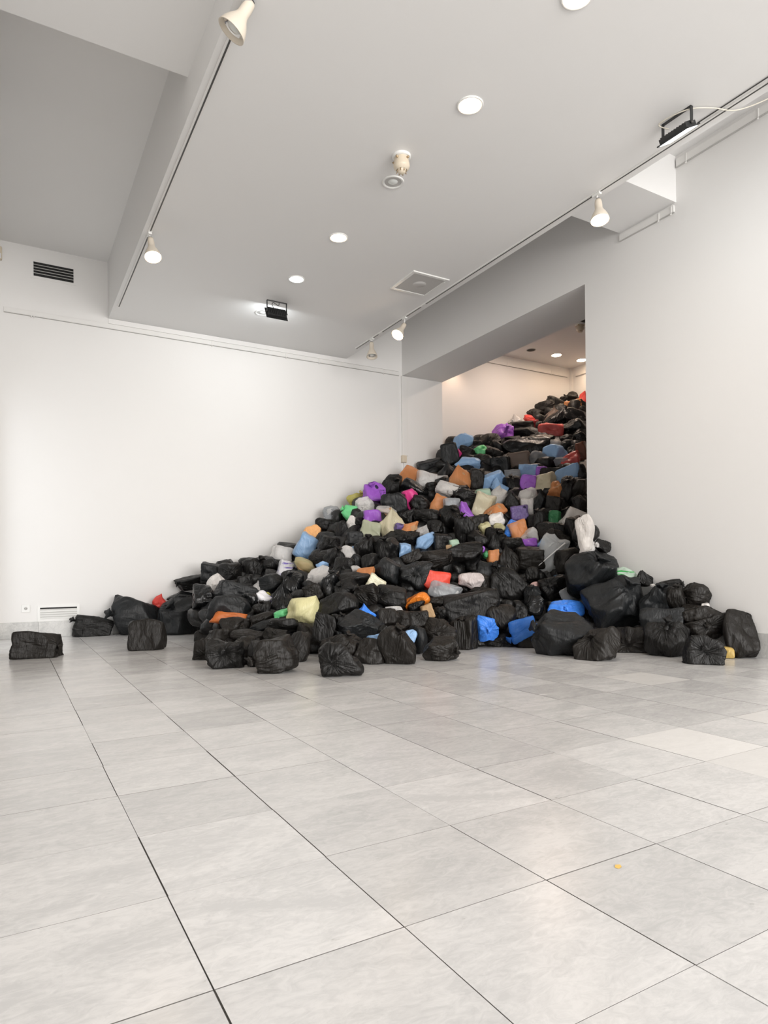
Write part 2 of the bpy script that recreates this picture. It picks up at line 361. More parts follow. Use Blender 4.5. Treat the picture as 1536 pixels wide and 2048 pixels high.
def tube_vf(pts, r, seg=8):
    pts = [Vector(p) for p in pts]; V, Fc = [], []
    up = Vector((0, 0, 1))
    for i, p in enumerate(pts):
        t = (pts[min(i + 1, len(pts) - 1)] - pts[max(i - 1, 0)]).normalized()
        a = t.cross(up) if abs(t.dot(up)) < 0.95 else t.cross(Vector((1, 0, 0)))
        a.normalize(); b = t.cross(a).normalized()
        for k in range(seg):
            an = 2 * math.pi * k / seg; V.append(tuple(p + r * (math.cos(an) * a + math.sin(an) * b)))
    for i in range(len(pts) - 1):
        for k in range(seg):
            q = (k + 1) % seg; Fc.append((i * seg + k, i * seg + q, (i + 1) * seg + q, (i + 1) * seg + k))
    Fc.append(tuple(range(seg))[::-1]); Fc.append(tuple((len(pts) - 1) * seg + k for k in range(seg)))
    return V, Fc
def tube(name, pts, r, mat, parent=None, seg=8):
    V, Fc = tube_vf(pts, r, seg); return link(name, mesh(name, V, Fc, True), mat, parent)
def smoothpath(P, n=24):
    P = [Vector(p) for p in P]; out = []
    Q = [P[0]] + P + [P[-1]]
    for i in range(1, len(Q) - 2):
        for k in range(n):
            t = k / n; a, b, c, d = Q[i - 1], Q[i], Q[i + 1], Q[i + 2]
            out.append(0.5 * ((2 * b) + (c - a) * t + (2 * a - 5 * b + 4 * c - d) * t * t + (3 * b - a - 3 * c + d) * t ** 3))
    out.append(P[-1]); return out
def empty(name, loc, label=None, cat=None, group=None, M=None):
    o = bpy.data.objects.new(name, None); COL.objects.link(o); o.empty_display_size = 0.1
    if M is not None: o.matrix_world = M
    else: o.location = loc
    tag(o, label, cat, group); return o
def tag(o, label=None, cat=None, group=None, kind=None):
    if label: o['label'] = label
    if cat: o['category'] = cat
    if group: o['group'] = group
    if kind: o['kind'] = kind
    return o
def dup(root, loc, label=None):
    r = root.copy(); COL.objects.link(r); r.location = loc
    if label: r['label'] = label
    for ch in list(root.children):
        c = ch.copy(); COL.objects.link(c); c.parent = r
        for g in ch.children:
            d = g.copy(); COL.objects.link(d); d.parent = c
    return r
def struct(o): o['kind'] = 'structure'; return o

# pixel of the photograph -> ray / point, used to measure where things stand
def ray(px, py): return FWD + RGT * (px - CXP) / FPX - UPV * (py - HYP) / FPX
def at_depth(px, py, D): return CAM + ray(px, py) * D
def hitz(px, py, z): r = ray(px, py); return CAM + r * ((z - CAMZ) / r[2])
def hitx(px, py, x): r = ray(px, py); return CAM + r * (x / r[0])
def hity(px, py, y): r = ray(px, py); return CAM + r * (y / r[1])
def horizon(px): return HYP + (px - CXP) * math.tan(ROLL)

# ---------------------------------------------------------------- room shell
XW = 5.494            # right wall face
YB = 8.90             # back wall face
XL = -0.09            # left wall face
ZC = 3.99             # hung ceiling
ZS = 3.868            # soffit of the opening
YJ = 5.08             # near jamb of the opening
XT = 6.27             # far face of the right wall
XE = 4.50             # right edge of hung ceiling
XB = 1.135            # left edge of hung ceiling
Y2, X2, Z2 = 9.15, 9.5, 4.62   # inner room
struct(box('floor', (-0.6, 10.0, -2.6, 9.6, -0.12, -0.006), 'grout'))
FLOOR = bpy.data.objects['floor']
def wall(name, b): return struct(box(name, b, 'wall_paint'))
wall('wall_back', (XL - 0.3, XT, YB, YB + 0.25, -0.1, 5.2))
wall('wall_right', (XW, XT, -2.6, YJ, -0.1, 5.2))
wall('wall_right_lintel', (XW, XT, YJ, YB, ZS, 5.2))
# left wall with a tall side window close to the back corner
wall('wall_left', (XL - 0.25, XL, -2.6, 7.35, -0.1, 5.2))
wall('wall_left_pier', (XL - 0.25, XL, 8.72, YB, -0.1, 5.2))
wall('wall_left_head', (XL - 0.25, XL, 7.35, 8.72, 2.8, 5.2))
wall('wall_inner_far', (XT, X2 + 0.2, Y2, Y2 + 0.2, -0.1, 5.2))
wall('wall_inner_side', (X2, X2 + 0.2, 3.0, Y2, -0.1, 5.2))
wall('wall_inner_near', (XT, X2 + 0.2, 2.8, 3.0, -0.1, 5.2))
def ceil(name, b): return struct(box(name, b, 'ceiling_paint'))
ceil('ceiling', (XB, XE, -2.6, YB, ZC, ZC + 0.06))
ceil('ceiling_left_beam', (XB, XB + 0.06, -2.6, YB, ZC + 0.06, 4.75))
ceil('ceiling_left_recess', (XL - 0.25, XB, 4.67, YB, 4.70, 4.76))
ceil('ceiling_left_panel', (XL - 0.25, XB, -2.6, 4.67, 4.26, 4.76))
ceil('ceiling_right_beam', (XE - 0.06, XE, -2.6, YB, ZC + 0.06, 5.14))
ceil('ceiling_right_recess', (XE, XW, -2.6, 3.95, 4.637, 4.70))
ceil('ceiling_right_box', (XE, XW, 3.95, 4.60, 4.205, 5.0))
ceil('ceiling_right_gap', (XE, XW, 4.60, YB, 5.05, 5.14))
ceil('ceiling_inner', (XT, X2, 3.0, Y2, Z2, Z2 + 0.08))

# window in the left wall: frame and two panes
win = struct(empty('window_1', (0, 0, 0)))
m_gl, nt_gl, p_gl = newmat('glass')
tr = N(nt_gl, 'ShaderNodeBsdfTransparent'); gl = N(nt_gl, 'ShaderNodeBsdfGlossy'); gl.inputs['Roughness'].default_value = 0.02
mg = N(nt_gl, 'ShaderNodeMixShader'); mg.inputs[0].default_value = 0.06
nt_gl.links.new(tr.outputs[0], mg.inputs[1]); nt_gl.links.new(gl.outputs[0], mg.inputs[2]); nt_gl.links.new(mg.outputs[0], nt_gl.nodes['Material Output'].inputs['Surface'])
MATS['glass'] = m_gl
xw0, xw1 = XL - 0.16, XL - 0.10
for nm, b in (('frame_jamb', (xw0, xw1, 7.35, 7.41, 0.0, 2.8)), ('frame_jamb', (xw0, xw1, 8.66, 8.72, 0.0, 2.8)),
              ('frame_head', (xw0, xw1, 7.41, 8.66, 2.74, 2.8)), ('frame_sill', (xw0, xw1, 7.41, 8.66, 0.0, 0.08)), ('mullion', (xw0, xw1, 8.01, 8.07, 0.08, 2.74))):
    box(nm, b, 'white_plastic', win)
for y0, y1 in ((7.41, 8.01), (8.07, 8.66)): box('pane', (XL - 0.135, XL - 0.125, y0, y1, 0.08, 2.74), 'glass', win)

# floor tiles: one marble slab each
TB, TA = 0.4114, 0.4042
X0, Y0 = 0.3229, 1.2033
def tile_mesh(w, d, name='tile'):
    bm = bmesh.new(); t, c = 0.006, 0.0004
    a, b = w / 2 - 0.0014, d / 2 - 0.0008
    ring = lambda u, v, z: [bm.verts.new((sx * u, sy * v, z)) for sx, sy in ((-1, -1), (1, -1), (1, 1), (-1, 1))]
    lo, mid, top = ring(a, b, -t), ring(a, b, -t * .5), ring(a, b, 0.0)
    for i in range(4):
        k = (i + 1) % 4
        bm.faces.new((lo[i], lo[k], mid[k], mid[i])); bm.faces.new((mid[i], mid[k], top[k], top[i]))
    bm.faces.new(top)
    me = bpy.data.meshes.new(name); bm.to_mesh(me); bm.free(); me.materials.append(MATS['floor_marble']); me.materials.append(MATS['grout'])
    for p in me.polygons: p.material_index = 0 if p.normal.z > .9 else 1      # grout left on the edges
    return me
TM = tile_mesh(TB, TA)
rnd = random.Random(5)
ntile = 0
extra = []
for j in range(-1, 13):
    for i in range(-9, 20):
        x, y = X0 + (j + 0.5) * TB, Y0 + (i + 0.5) * TA
        jit = (rnd.uniform(-1, 1) * 0.0012, rnd.uniform(-1, 1) * 0.0012)
        if j == 12 and x + TB / 2 > XW + 0.3: continue
        d = np.array([x, y, 0]) - CAM; dep = d @ FWD
        vis = dep > 0.75 and abs((d @ RGT0) / dep) < 0.66 and (CAMZ / dep) * FPX < 1100
        if vis and ntile < 292:
            o = link('tile', TM, None, FLOOR, (x + jit[0], y + jit[1], 0)); o.rotation_euler.z = rnd.choice((0, math.pi)); ntile += 1
        else: extra.append((x - TB / 2 + .0016, x + TB / 2 - .0016, y - TA / 2 + .0016, y + TA / 2 - .0016, -0.006, 0.0))
tag(boxes('unseen_tiles', extra, 'floor_marble', FLOOR), kind='stuff')
# the two or three clearly paler slabs
m_p = MATS['floor_marble'].copy(); MATS['floor_marble_pale'] = m_p
for nd in m_p.node_tree.nodes:
    if nd.type == 'VALTORGB' and nd.color_ramp.elements[0].position > 0.35:
        nd.color_ramp.elements[0].color = (0.70, 0.685, 0.665, 1); nd.color_ramp.elements[1].color = (0.745, 0.73, 0.71, 1)
pale = TM.copy(); pale.materials[0] = m_p
for q in ((1390, 1487), (1500, 1523), (1290, 1358), (1530, 1437)):
    p = hitz(q[0], q[1], 0); bj, bi = math.floor((p[0] - X0) / TB), math.floor((p[1] - Y0) / TA)
    for o in FLOOR.children:
        if o.name.startswith('tile') and abs(o.location.x - (X0 + (bj + .5) * TB)) < .05 and abs(o.location.y - (Y0 + (bi + .5) * TA)) < .05: o.data = pale
# crumbs on the tiles
leaf = hitz(1238, 1738, 0)
tag(link('leaf_scrap', mesh('leaf_scrap', [(0, 0, .0004), (.014, .003, .0015), (.018, .012, .003), (.007, .018, .0025), (-.004, .010, .001)], [(0, 1, 2, 3, 4)]), None, None, tuple(leaf)), 'tiny yellow scrap lying on a grey marble tile', 'scrap')
simple('yellow_scrap', srgb(216, 178, 96), 0.7); bpy.data.objects['leaf_scrap'].data.materials.append(MATS['yellow_scrap'])

# skirting slabs
def skirting(name, segs):
    e = struct(empty(name, (0, 0, 0)))
    for b in segs: box('slab', b, 'skirting_marble', e, bevel=0.0015)
sk = []
x = -0.09
for xe in (0.317, 0.745, 1.155, 1.565, 1.975, 2.385, 2.795, 3.2, 3.61, 4.02, 4.43, 4.84, 5.25, 5.478):
    sk.append((x + .001, xe - .001, YB - 0.016, YB, 0, 0.192)); x = xe
skirting('baseboard_back', sk)
sk = []; y = YJ
for k in range(8):
    y1 = y - 0.4; 
    if k == 0: y1 = 4.9
    sk.append((XW - 0.016, XW, y1 + .001, y - .001, 0, 0.205)); y = y1
y = 3.305
skirting('baseboard_right', [(XW - 0.016, XW, a + .001, a + .409, 0, 0.205) for a in [3.305 + .41 * k for k in range(-6, 5)] if a + .41 < YJ])

# picture rails with rod and hooks
def rail(name, ax, c0, c1, face, z0, z1, hooks, rod=True):
    e = struct(empty(name, (0, 0, 0)))
    def bb(a0, a1, d0, d1, q0, q1):       # along, depth from face, height
        return (a0, a1, face - d1, face - d0, q0, q1) if ax == 'x' else (face - d1, face - d0, a0, a1, q0, q1)
    box('rail_board', bb(c0, c1, 0, 0.018, z0 + 0.006, z1), 'rail_paint', e, bevel=0.003)
    box('rail_lip', bb(c0, c1, 0, 0.021, z0, z0 + 0.0035), 'mesh_grey', e)
    for h in hooks:
        boxes('hook', [bb(h - .004, h + .004, 0.018, 0.024, z0 - 0.018, z1 - .004), bb(h - .004, h + .004, 0.024, 0.036, z0 - 0.018, z0 - 0.013)], 'rail_paint', e)
    return e
rail('trim_1', 'x', -0.01, 5.43, YB, 3.855, 3.918, [hity(63, 640, YB)[0], hity(68, 640, YB)[0], hity(423, 690, YB)[0], hity(571, 710, YB)[0], hity(637, 722, YB)[0], hity(766, 742, YB)[0]])
box('rail_upper_board', (1.137, 5.43, YB - 0.010, YB, 3.925, ZC - 0.002), 'wall_paint', bpy.data.objects['trim_1'])
rail('trim_2', 'y', 3.965, 4.60, XW, 4.115, 4.185, [hitx(1320, 430, XW)[1], 3.99])
rail('trim_3', 'y', 1.2, 3.935, XW, 4.52, 4.60, [hitx(1375, 318, XW)[1], hitx(1519, 228, XW)[1]])
rail('trim_4', 'x', XT + .02, X2 - 0.12, Y2, 4.44, 4.52, [hity(1013, 726, Y2)[0], hity(1101, 742, Y2)[0]])
rail('trim_5', 'y', 5.0, Y2 - 0.12, X2, 4.44, 4.52, [])
box('corner_bead', (X2 - 0.05, X2, Y2 - 0.05, Y2, 0, Z2), 'wall_paint', bpy.data.objects['trim_4'])
# cable duct in the corner by the opening, ending in a small box
duct = empty('cable_duct', (XW - 0.02, YB - 0.02, 2.4), 'white vertical cable duct in the corner left of the opening', 'cable duct')
box('duct_strip', (-0.005, 0.105, -0.01, 0.02, 0.19, 1.46), 'rail_paint', duct, bevel=0.004)
box('duct_tail', (0.02, 0.095, -0.006, 0.02, -0.25, 0.08), 'rail_paint', duct, bevel=0.004)
box('end_box', (-0.02, 0.06, -0.04, 0.02, 0.075, 0.19), 'cream_plastic', duct, bevel=0.006)

# ---------------------------------------------------------------- fittings on the back wall
vc = hity(107.5, 545, YB)
v = empty('air_vent', (vc[0], YB, vc[2]), 'black slotted air vent high on the back wall at the left', 'vent')
W2, H2 = 0.218, 0.085
box('backing', (-W2, W2, -0.004, 0, -H2, H2), 'dark_slot', v)
boxes('frame', [(-W2 - .03, W2 + .03, -.006, 0, H2, H2 + .03), (-W2 - .03, W2 + .03, -.006, 0, -H2 - .03, -H2), (-W2 - .03, -W2, -.006, 0, -H2, H2), (W2, W2 + .03, -.006, 0, -H2, H2)], 'wall_paint', v)
for k in range(4):
    z = -H2 + 0.034 * (k + 1)
    M = Matrix.Translation((0, -0.010, z)) @ Matrix.Rotation(0.6, 4, 'X')
    box('louvre', (-W2, W2, -0.012, 0.012, -0.0022, 0.0022), 'mesh_grey', v, M=M)
cg = hity(117.5, 1226, YB)
v = empty('convector_grille', (cg[0], YB, cg[2]), 'white low wall convector grille with a dark top slot', 'grille')
W2, H2 = 0.232, 0.10
boxes('frame', [(-W2, W2, -.012, 0, H2 - .028, H2), (-W2, W2, -.012, 0, -H2, -H2 + .035), (-W2, -W2 + .03, -.012, 0, -H2 + .035, H2 - .028), (W2 - .03, W2, -.012, 0, -H2 + .035, H2 - .028)], 'white_plastic', v)
box('slot', (-W2 + .03, W2 - .03, -.003, 0, H2 - .046, H2 - .026), 'dark_slot', v)
box('back_plate', (-W2 + .03, W2 - .03, -.002, 0, -H2 + .03, H2 - .046), 'mesh_light', v)
for k in range(4):
    z = -H2 + 0.046 + 0.027 * k
    box('louvre', (-W2 + .03, W2 - .03, -.0125, .0125, -.002, .002), 'white_plastic', v, M=Matrix.Translation((0, -0.009, z)) @ Matrix.Rotation(1.05, 4, 'X'))
sc_ = hity(51.5, 1217, YB)
v = empty('power_socket', (sc_[0], YB, sc_[2]), 'white square power socket beside the convector grille', 'socket')
box('plate', (-.045, .045, -.010, 0, -.045, .045), 'white_plastic', v, bevel=.003)
Mx = Matrix.Rotation(math.pi / 2, 4, 'X')
lathe_obj('recess', [(.021, .0102), (.019, .0095), (.018, .0105), (.0, .0105)], 'mesh_grey', v, M=Mx)
for sx in (-.0095, .0095): lathe_obj('pin_hole', [(.0, .0112), (.0035, .0112), (.0035, .0105)], 'dark_slot', v, M=Matrix.Translation((sx, 0, 0)) @ Mx, seg=10)
al = hity(1, 509, YB)
v = empty('wall_alarm', (al[0] - 0.005, YB, al[2]), 'beige rounded alarm box at the left edge of back wall', 'alarm')
box('housing', (-.05, .022, -.06, 0, -.075, .078), 'cream_plastic', v, bevel=.016)
box('lens', (-.04, .012, -.066, -.055, -.066, -.01), 'white_plastic', v, bevel=.004)

# ---------------------------------------------------------------- ceiling fittings
def downlight(name, x, y, z, lit, label, warm=True, r=0.092, power=9):
    e = empty(name, (x, y, z), label, 'light', 'recessed downlights')
    lathe_obj('trim_ring', [(r, 0), (r, -.006), (r - .006, -.009), (r * .80, -.006), (r * .77, 0.0)], 'white_plastic', e, seg=36)
    if lit:
        lathe_obj('diffuser', [(0, -.019), (r * .40, -.0175), (r * .66, -.012), (r * .79, -.004)], 'glow_warm' if warm else 'glow_cool', e, seg=32)
        lamp(name + '_lamp', 'SPOT', (x, y, z - 0.03), power, WARM if warm else COOL, (x, y, 0), spot_size=2.6, spot_blend=0.9, shadow_soft_size=0.06)
    else:
        lathe_obj('reflector', [(r * .77, -.001), (r * .70, -.0008), (r * .42, -.0005)], 'mesh_grey', e, seg=32)
        lathe_obj('bulb', [(0, -.012), (r * .2, -.011), (r * .36, -.006), (r * .44, -.0004)], 'bulb_off', e, seg=24)
    return e
zc = ZC
DL = [((1155, -8), True, True, 'lit warm downlight cut by the top of the view'),
      ((940, 210), True, True, 'biggest whole lit downlight, above the detector'),
      ((786, 364), False, True, 'unlit downlight right below the beige detector'),
      ((677, 475), True, True, 'lit warm downlight in the middle of the hung ceiling'),
      ((593, 558), True, False, 'lit cool white downlight nearest the black floodlight'),
      ((525, 625), False, True, 'unlit downlight half behind the black floodlight')]
for (px, py), lit, wm, lab in DL:
    p = hitz(px, py, zc); downlight('downlight', p[0], p[1], zc, lit, lab, wm)
for (px, py), lab in (((1113, 710), 'left one of the two lit inner room downlights'), ((1163, 720), 'lit inner room downlight cut by the wall edge')):
    p = hitz(px, py, Z2); downlight('downlight', p[0], p[1], Z2, True, lab, True, 0.105, 10)
p = hitz(1062, 700, Z2)
e = empty('ceiling_hole', tuple(p), 'dark empty downlight hole in the inner room ceiling', 'ceiling hole')
lathe_obj('rim', [(.085, 0), (.085, -.004), (.07, -.004)], 'mesh_grey', e)
lathe_obj('dark_cup', [(.07, -.003), (.03, -.0025), (0, -.002)], 'dark_slot', e)

def detector(px, py, z, label, k=1.0):
    p = hitz(px, py, z); e = empty('smoke_detector', tuple(p), label, 'detector')
    lathe_obj('base_ring', [(.062 * k, 0), (.062 * k, -.012 * k), (.055 * k, -.016 * k), (0, -.016 * k)], 'white_plastic', e, seg=28)
    lathe_obj('body', [(.046 * k, -.012 * k), (.048 * k, -.03 * k), (.052 * k, -.05 * k), (.054 * k, -.068 * k), (.050 * k, -.082 * k), (.036 * k, -.092 * k), (0.034 * k, -.094 * k)], 'cream_plastic', e, seg=28)
    lathe_obj('cage_tip', [(.032 * k, -.090 * k), (.026 * k, -.108 * k), (.014 * k, -.116 * k), (0, -.117 * k)], 'cream_plastic', e, seg=20)
    for i in range(8):
        a = 2 * math.pi * i / 8
        M = Matrix.Rotation(a, 4, 'Z') @ Matrix.Translation((.031 * k, 0, -.101 * k)) @ Matrix.Rotation(-0.32, 4, 'Y')
        box('slit', (-.002, .002, -.003 * k, .003 * k, -.010 * k, .010 * k), 'brass', e, M=M)
    for i, a in enumerate((0.3, 2.2, 3.6, 5.0)):
        M = Matrix.Rotation(a, 4, 'Z') @ Matrix.Translation((.055 * k, 0, -.030 * k)) @ Matrix.Rotation(math.pi / 2, 4, 'Y')
        lathe_obj('screw', [(.007 * k, -.012 * k), (.007 * k, .008 * k), (0, .009 * k)], 'brass', e, seg=10, M=M)
    return e
detector(803, 312, ZC, 'beige pendant smoke detector beside the unlit downlight', 1.18)
detector(1160, 648, Z2, 'white smoke detector seen through the opening by the wall edge', 1.15)

# ceiling loudspeaker panel
p = hitz(839, 567, ZC); e = empty('ceiling_speaker', (4.053, 6.17, ZC), 'square ceiling loudspeaker panel with round cone behind grille', 'speaker')
a, b = 0.237, 0.25
boxes('frame', [(-a, a, b - .035, b, -.012, 0), (-a, a, -b, -b + .035, -.012, 0), (-a, -a + .035, -b + .035, b - .035, -.012, 0), (a - .035, a, -b + .035, b - .035, -.012, 0)], 'white_plastic', e)
box('grille', (-a + .035, a - .035, -b + .035, b - .035, -.007, 0), 'mesh_grey', e)
lathe_obj('cone', [(.075, -.0072), (.074, -.0082), (0, -.0084)], 'mesh_light', e, seg=32)
for sx in (-1, 1):
    for sy in (-1, 1):
        lathe_obj('screw', [(.006, -.012), (.005, -.0145), (0, -.015)], 'white_plastic', e, seg=8, M=Matrix.Translation((sx * (a - .06), sy * (b - .018), 0)))
        lathe_obj('screw', [(.006, -.012), (.005, -.0145), (0, -.015)], 'white_plastic', e, seg=8, M=Matrix.Translation((sx * (a - .018), sy * (b - .07), 0)))

# lighting tracks
def track(name, x, y0, y1, gaps, label):
    e = empty(name, (x, y0, ZC), label, 'track')
    box('housing', (-.020, .020, 0, y1 - y0, -.010, 0), 'rail_paint', e)
    ys = [y0] + [g for gp in gaps for g in gp] + [y1]
    for k in range(0, len(ys), 2): box('conductor_slot', (-.0055, .0055, ys[k] - y0, ys[k + 1] - y0, -.012, -.002), 'track_metal', e)
    for g0, g1 in gaps: box('joiner', (-.018, .018, g0 - y0, g1 - y0, -.013, -.001), 'white_plastic', e, bevel=.002)
    return e
XTL, XTR = 1.195, 4.414
yl = hitz(305, 463, ZC)[1]
track('lighting_track', XTL, 0.8, 8.42, [(yl - .02, yl + .10)], 'left lighting track along the hung ceiling edge')
g1 = hitz(845, 609, ZC)[1]; g2 = hitz(761, 665, ZC)[1]; g3 = hitz(805, 636, ZC)[1]
track('lighting_track', XTR, 1.2, 8.40, [(g1 - .05, g1 + .05), (g2 - .05, g2 + .05)], 'right lighting track beside the opening wall')
def spot_head(mount, neck, mouth, lit, label, rb=0.078, power=30, stem=True):
    """mount on the track, neck end and mouth centre in world space"""
    mount, neck, mouth = Vector(mount), Vector(neck), Vector(mouth)
    e = empty('track_spotlight', tuple(mount), label, 'spotlight', 'track spotlights')
    box('adaptor', (-.016, .016, -.04, .04, -.03, -.008), 'white_plastic', e, bevel=.003)
    n0 = neck - mount
    tube('stem', [(0, 0, -.02), n0 * 0.5 + Vector((0, 0, -.01)), n0], .008, 'rail_paint', e)
    ax = (mouth - neck); L = ax.length; q = ax.to_track_quat('Z', 'Y').to_matrix().to_4x4()
    M = Matrix.Translation(n0) @ q
    lathe_obj('swivel', [(0, -.016), (.018, -.014), (.022, 0), (.018, .014), (0, .016)], 'track_metal', e, seg=14, M=M)
    k = rb / .078
    prof = [(0, -.004), (.026 * k, -.002), (.029 * k, .015), (.031 * k, L * .20), (.032 * k, L * .44), (.036 * k, L * .48), (.038 * k, L * .52), (.056 * k, L * .68), (.070 * k, L * .84), (.078 * k, L), (.079 * k, L + .004), (.074 * k, L + .003), (.064 * k, L * .86), (.048 * k, L * .68)]
    lathe_obj('shade', prof, 'lamp_cream', e, seg=32, M=M)
    if lit:
        lathe_obj('bulb', [(0, L + .022), (.040 * k, L + .018), (.064 * k, L + .008), (.074 * k, L - .004)], 'glow_warm', e, seg=28, M=M)
        lw = mouth + ax.normalized() * .03
        lamp('track_spotlight_lamp', 'SPOT', tuple(lw), power, WARM, tuple(lw + ax), spot_size=2.2, spot_blend=1.0, shadow_soft_size=0.06)
    else:
        lathe_obj('inner_reflector', [(.063 * k, L * .88), (.045 * k, L * .68), (0, L * .64)], 'reflector', e, seg=28, M=M)
        lathe_obj('bulb', [(0, L * .97), (.03 * k, L * .93), (.046 * k, L * .82), (.03 * k, L * .66)], 'bulb_off', e, seg=24, M=M)
    return e
def head(px_m, px_n, px_t, X, d_m, lit, label, lean, rb=.078, power=30):
    """px_n / px_t: neck and mouth pixels; placed near the depth of the mount, lean = depth shift of the mouth"""
    pm = hitz(px_m[0], px_m[1], ZC); D = (pm - CAM) @ FWD
    m = Vector((X, pm[1], ZC))
    return spot_head(m, at_depth(*px_n, D + d_m), at_depth(*px_t, D + d_m + lean), lit, label, rb, power)
head((490, -6), (501, 6), (463, 62), XTL, 0.02, False, 'large unlit track spotlight at the top left', 0.0, 0.082)
head((304, 466), (301, 478), (306, 514), XTL, 0.0, True, 'lit track spotlight on the left lighting track', -0.06, .078, 16)
head((1196, 386), (1196, 401), (1200, 440), XTR, 0.0, True, 'lit track spotlight nearest on the right lighting track', -0.04, .078, 16)
head((806, 633), (809, 649), (795, 670), XTR, 0.0, True, 'lit tilted track spotlight near the opening corner', -0.10, .078, 12)
head((744, 676), (743, 686), (744, 713), XTR, 0.0, False, 'unlit track spotlight at the far end of right track', -0.05, .076)

# floodlights on brackets
def floodlight(x, y, rz, w, arm, tilt, label, power, glow=True):
    e = empty('floodlight', (x, y, ZC), label, 'floodlight', 'black floodlights', M=Matrix.Translation((x, y, ZC)) @ Matrix.Rotation(rz, 4, 'Z'))
    boxes('bracket', [(-w / 2, w / 2, -.013, .013, -.004, 0), (-w / 2, -w / 2 + .006, -.013, .013, -arm, 0), (w / 2 - .006, w / 2, -.013, .013, -arm, 0)], 'black_metal', e)
    M = Matrix.Translation((0, 0, -arm)) @ Matrix.Rotation(tilt, 4, 'X')
    bd = link('lamp_body', None, None, e) if False else None
    box('lamp_body', (-w / 2 + .008, w / 2 - .008, -.062, .062, -.022, .012), 'black_metal', e, bevel=.005, M=M)
    boxes_l = [(-w / 2 - .008, w / 2 + .008, -.078, .078, -.030, -.022)]
    V, Fc = box_vf(*boxes_l[0]); V = [tuple(M @ Vector(q)) for q in V]
    link('front_frame', mesh('front_frame', V, Fc), 'black_metal', e)
    V, Fc = merge([box_vf(-w / 2 + .02 + k * (w - .04) / 9 - .002, -w / 2 + .02 + k * (w - .04) / 9 + .002, -.05, .05, .012, .020) for k in range(10)])
    link('cooling_fins', mesh('cooling_fins', [tuple(M @ Vector(q)) for q in V], Fc), 'black_metal', e)
    V, Fc = box_vf(-w / 2 + .008, w / 2 - .008, -.066, .066, -.0325, -.030)
    link('lit_glass', mesh('lit_glass', [tuple(M @ Vector(q)) for q in V], Fc), 'glow_flood', e)
    for sx in (-1, 1): lathe_obj('pivot_bolt', [(.010, -.004), (.010, .006), (0, .007)], 'track_metal', e, seg=10, M=Matrix.Translation((sx * (w / 2 + .002), 0, -arm)) @ Matrix.Rotation(sx * math.pi / 2, 4, 'Y'))
    Mw = e.matrix_world @ M
    src = Mw @ Vector((0, 0, -.045)); dirv = (Mw.to_3x3() @ Vector((0, 0, -1))).normalized()
    l = lamp('floodlight_lamp', 'AREA', tuple(src), power, (0.93, 0.98, 1.0), tuple(src + dirv), shape='RECTANGLE', size=w - .03, size_y=.16)
    return e
FL1 = floodlight(2.82, 7.40, 0.0, 0.25, 0.13, 1.08, 'black floodlight on a bracket lighting the back wall', 4.4)
tube('lead', smoothpath([(-.03, -.02, -.11), (-.07, -.03, -.06), (-.04, 0.0, -.02), (0.02, 0, -.045), (.03, 0, -.01)], 10), .004, 'black_metal', FL1)
FL2 = floodlight(4.17, 2.985, math.pi / 2, 0.235, 0.115, -0.50, 'black floodlight on a bracket lighting the right wall', 5.2)
lead = empty('floodlight_lead', (4.17, 2.985, ZC), 'cream cable looping from the right floodlight to the track', 'cable')
def rel(P, o): return [tuple(Vector(p) - Vector(o)) for p in P]
p0 = (4.17, 2.985, ZC)
tube('cable', rel(smoothpath([(4.17, 3.05, 3.93), (4.13, 3.10, 3.985), (4.16, 2.90, 3.975), (4.30, 2.80, 3.975), (4.47, 2.72, 3.97), (4.62, 2.55, 4.02), (4.60, 2.40, 4.06), (4.48, 2.36, 4.0), (4.42, 2.36, 3.975)], 10), p0), .004, 'cable', lead)
e = empty('track_feed', (XTR, 2.36, ZC), 'cable feed adaptor on the right track at frame edge', 'track adaptor')
box('adaptor', (-.02, .02, -.12, .10, -.035, -.010), 'track_metal', e, bevel=.003)
box('adaptor_clip', (-.012, .012, -.03, .03, -.06, -.035), 'white_plastic', e, bevel=.003)
tube('feed_wire', [(-.05, .6, -.006), (-.05, -.4, -.006)], .004, 'track_metal', e)
# bit of black track kit by the inner room detector
p = hitz(1169, 640, Z2); e = empty('inner_track', (p[0] + .10, p[1], Z2), 'short black track end by the inner room detector', 'track')
box('rail_bar', (-.20, .3, -.02, .02, -.03, 0), 'black_metal', e); box('head_block', (-.06, .02, -.03, .03, -.16, -.09), 'black_metal', e, bevel=.008); tube('drop', [(-.02, 0, -.03), (-.02, 0, -.10)], .01, 'black_metal', e)
# inner room: warm spot washing the far wall at the left
lamp('inner_room_fill', 'AREA', (7.7, 8.0, 4.58), 26, (1.0, 0.80, 0.66), (7.7, 8.3, 0), shape='DISK', size=0.5)  # added fill with no visible fitting, brightens the rest of the inner room
lamp('inner_wash', 'SPOT', (6.62, 8.94, 4.30), 9, (1.0, 0.70, 0.50), (6.72, 9.06, 2.6), spot_size=2.4, spot_blend=1.0, shadow_soft_size=0.06)

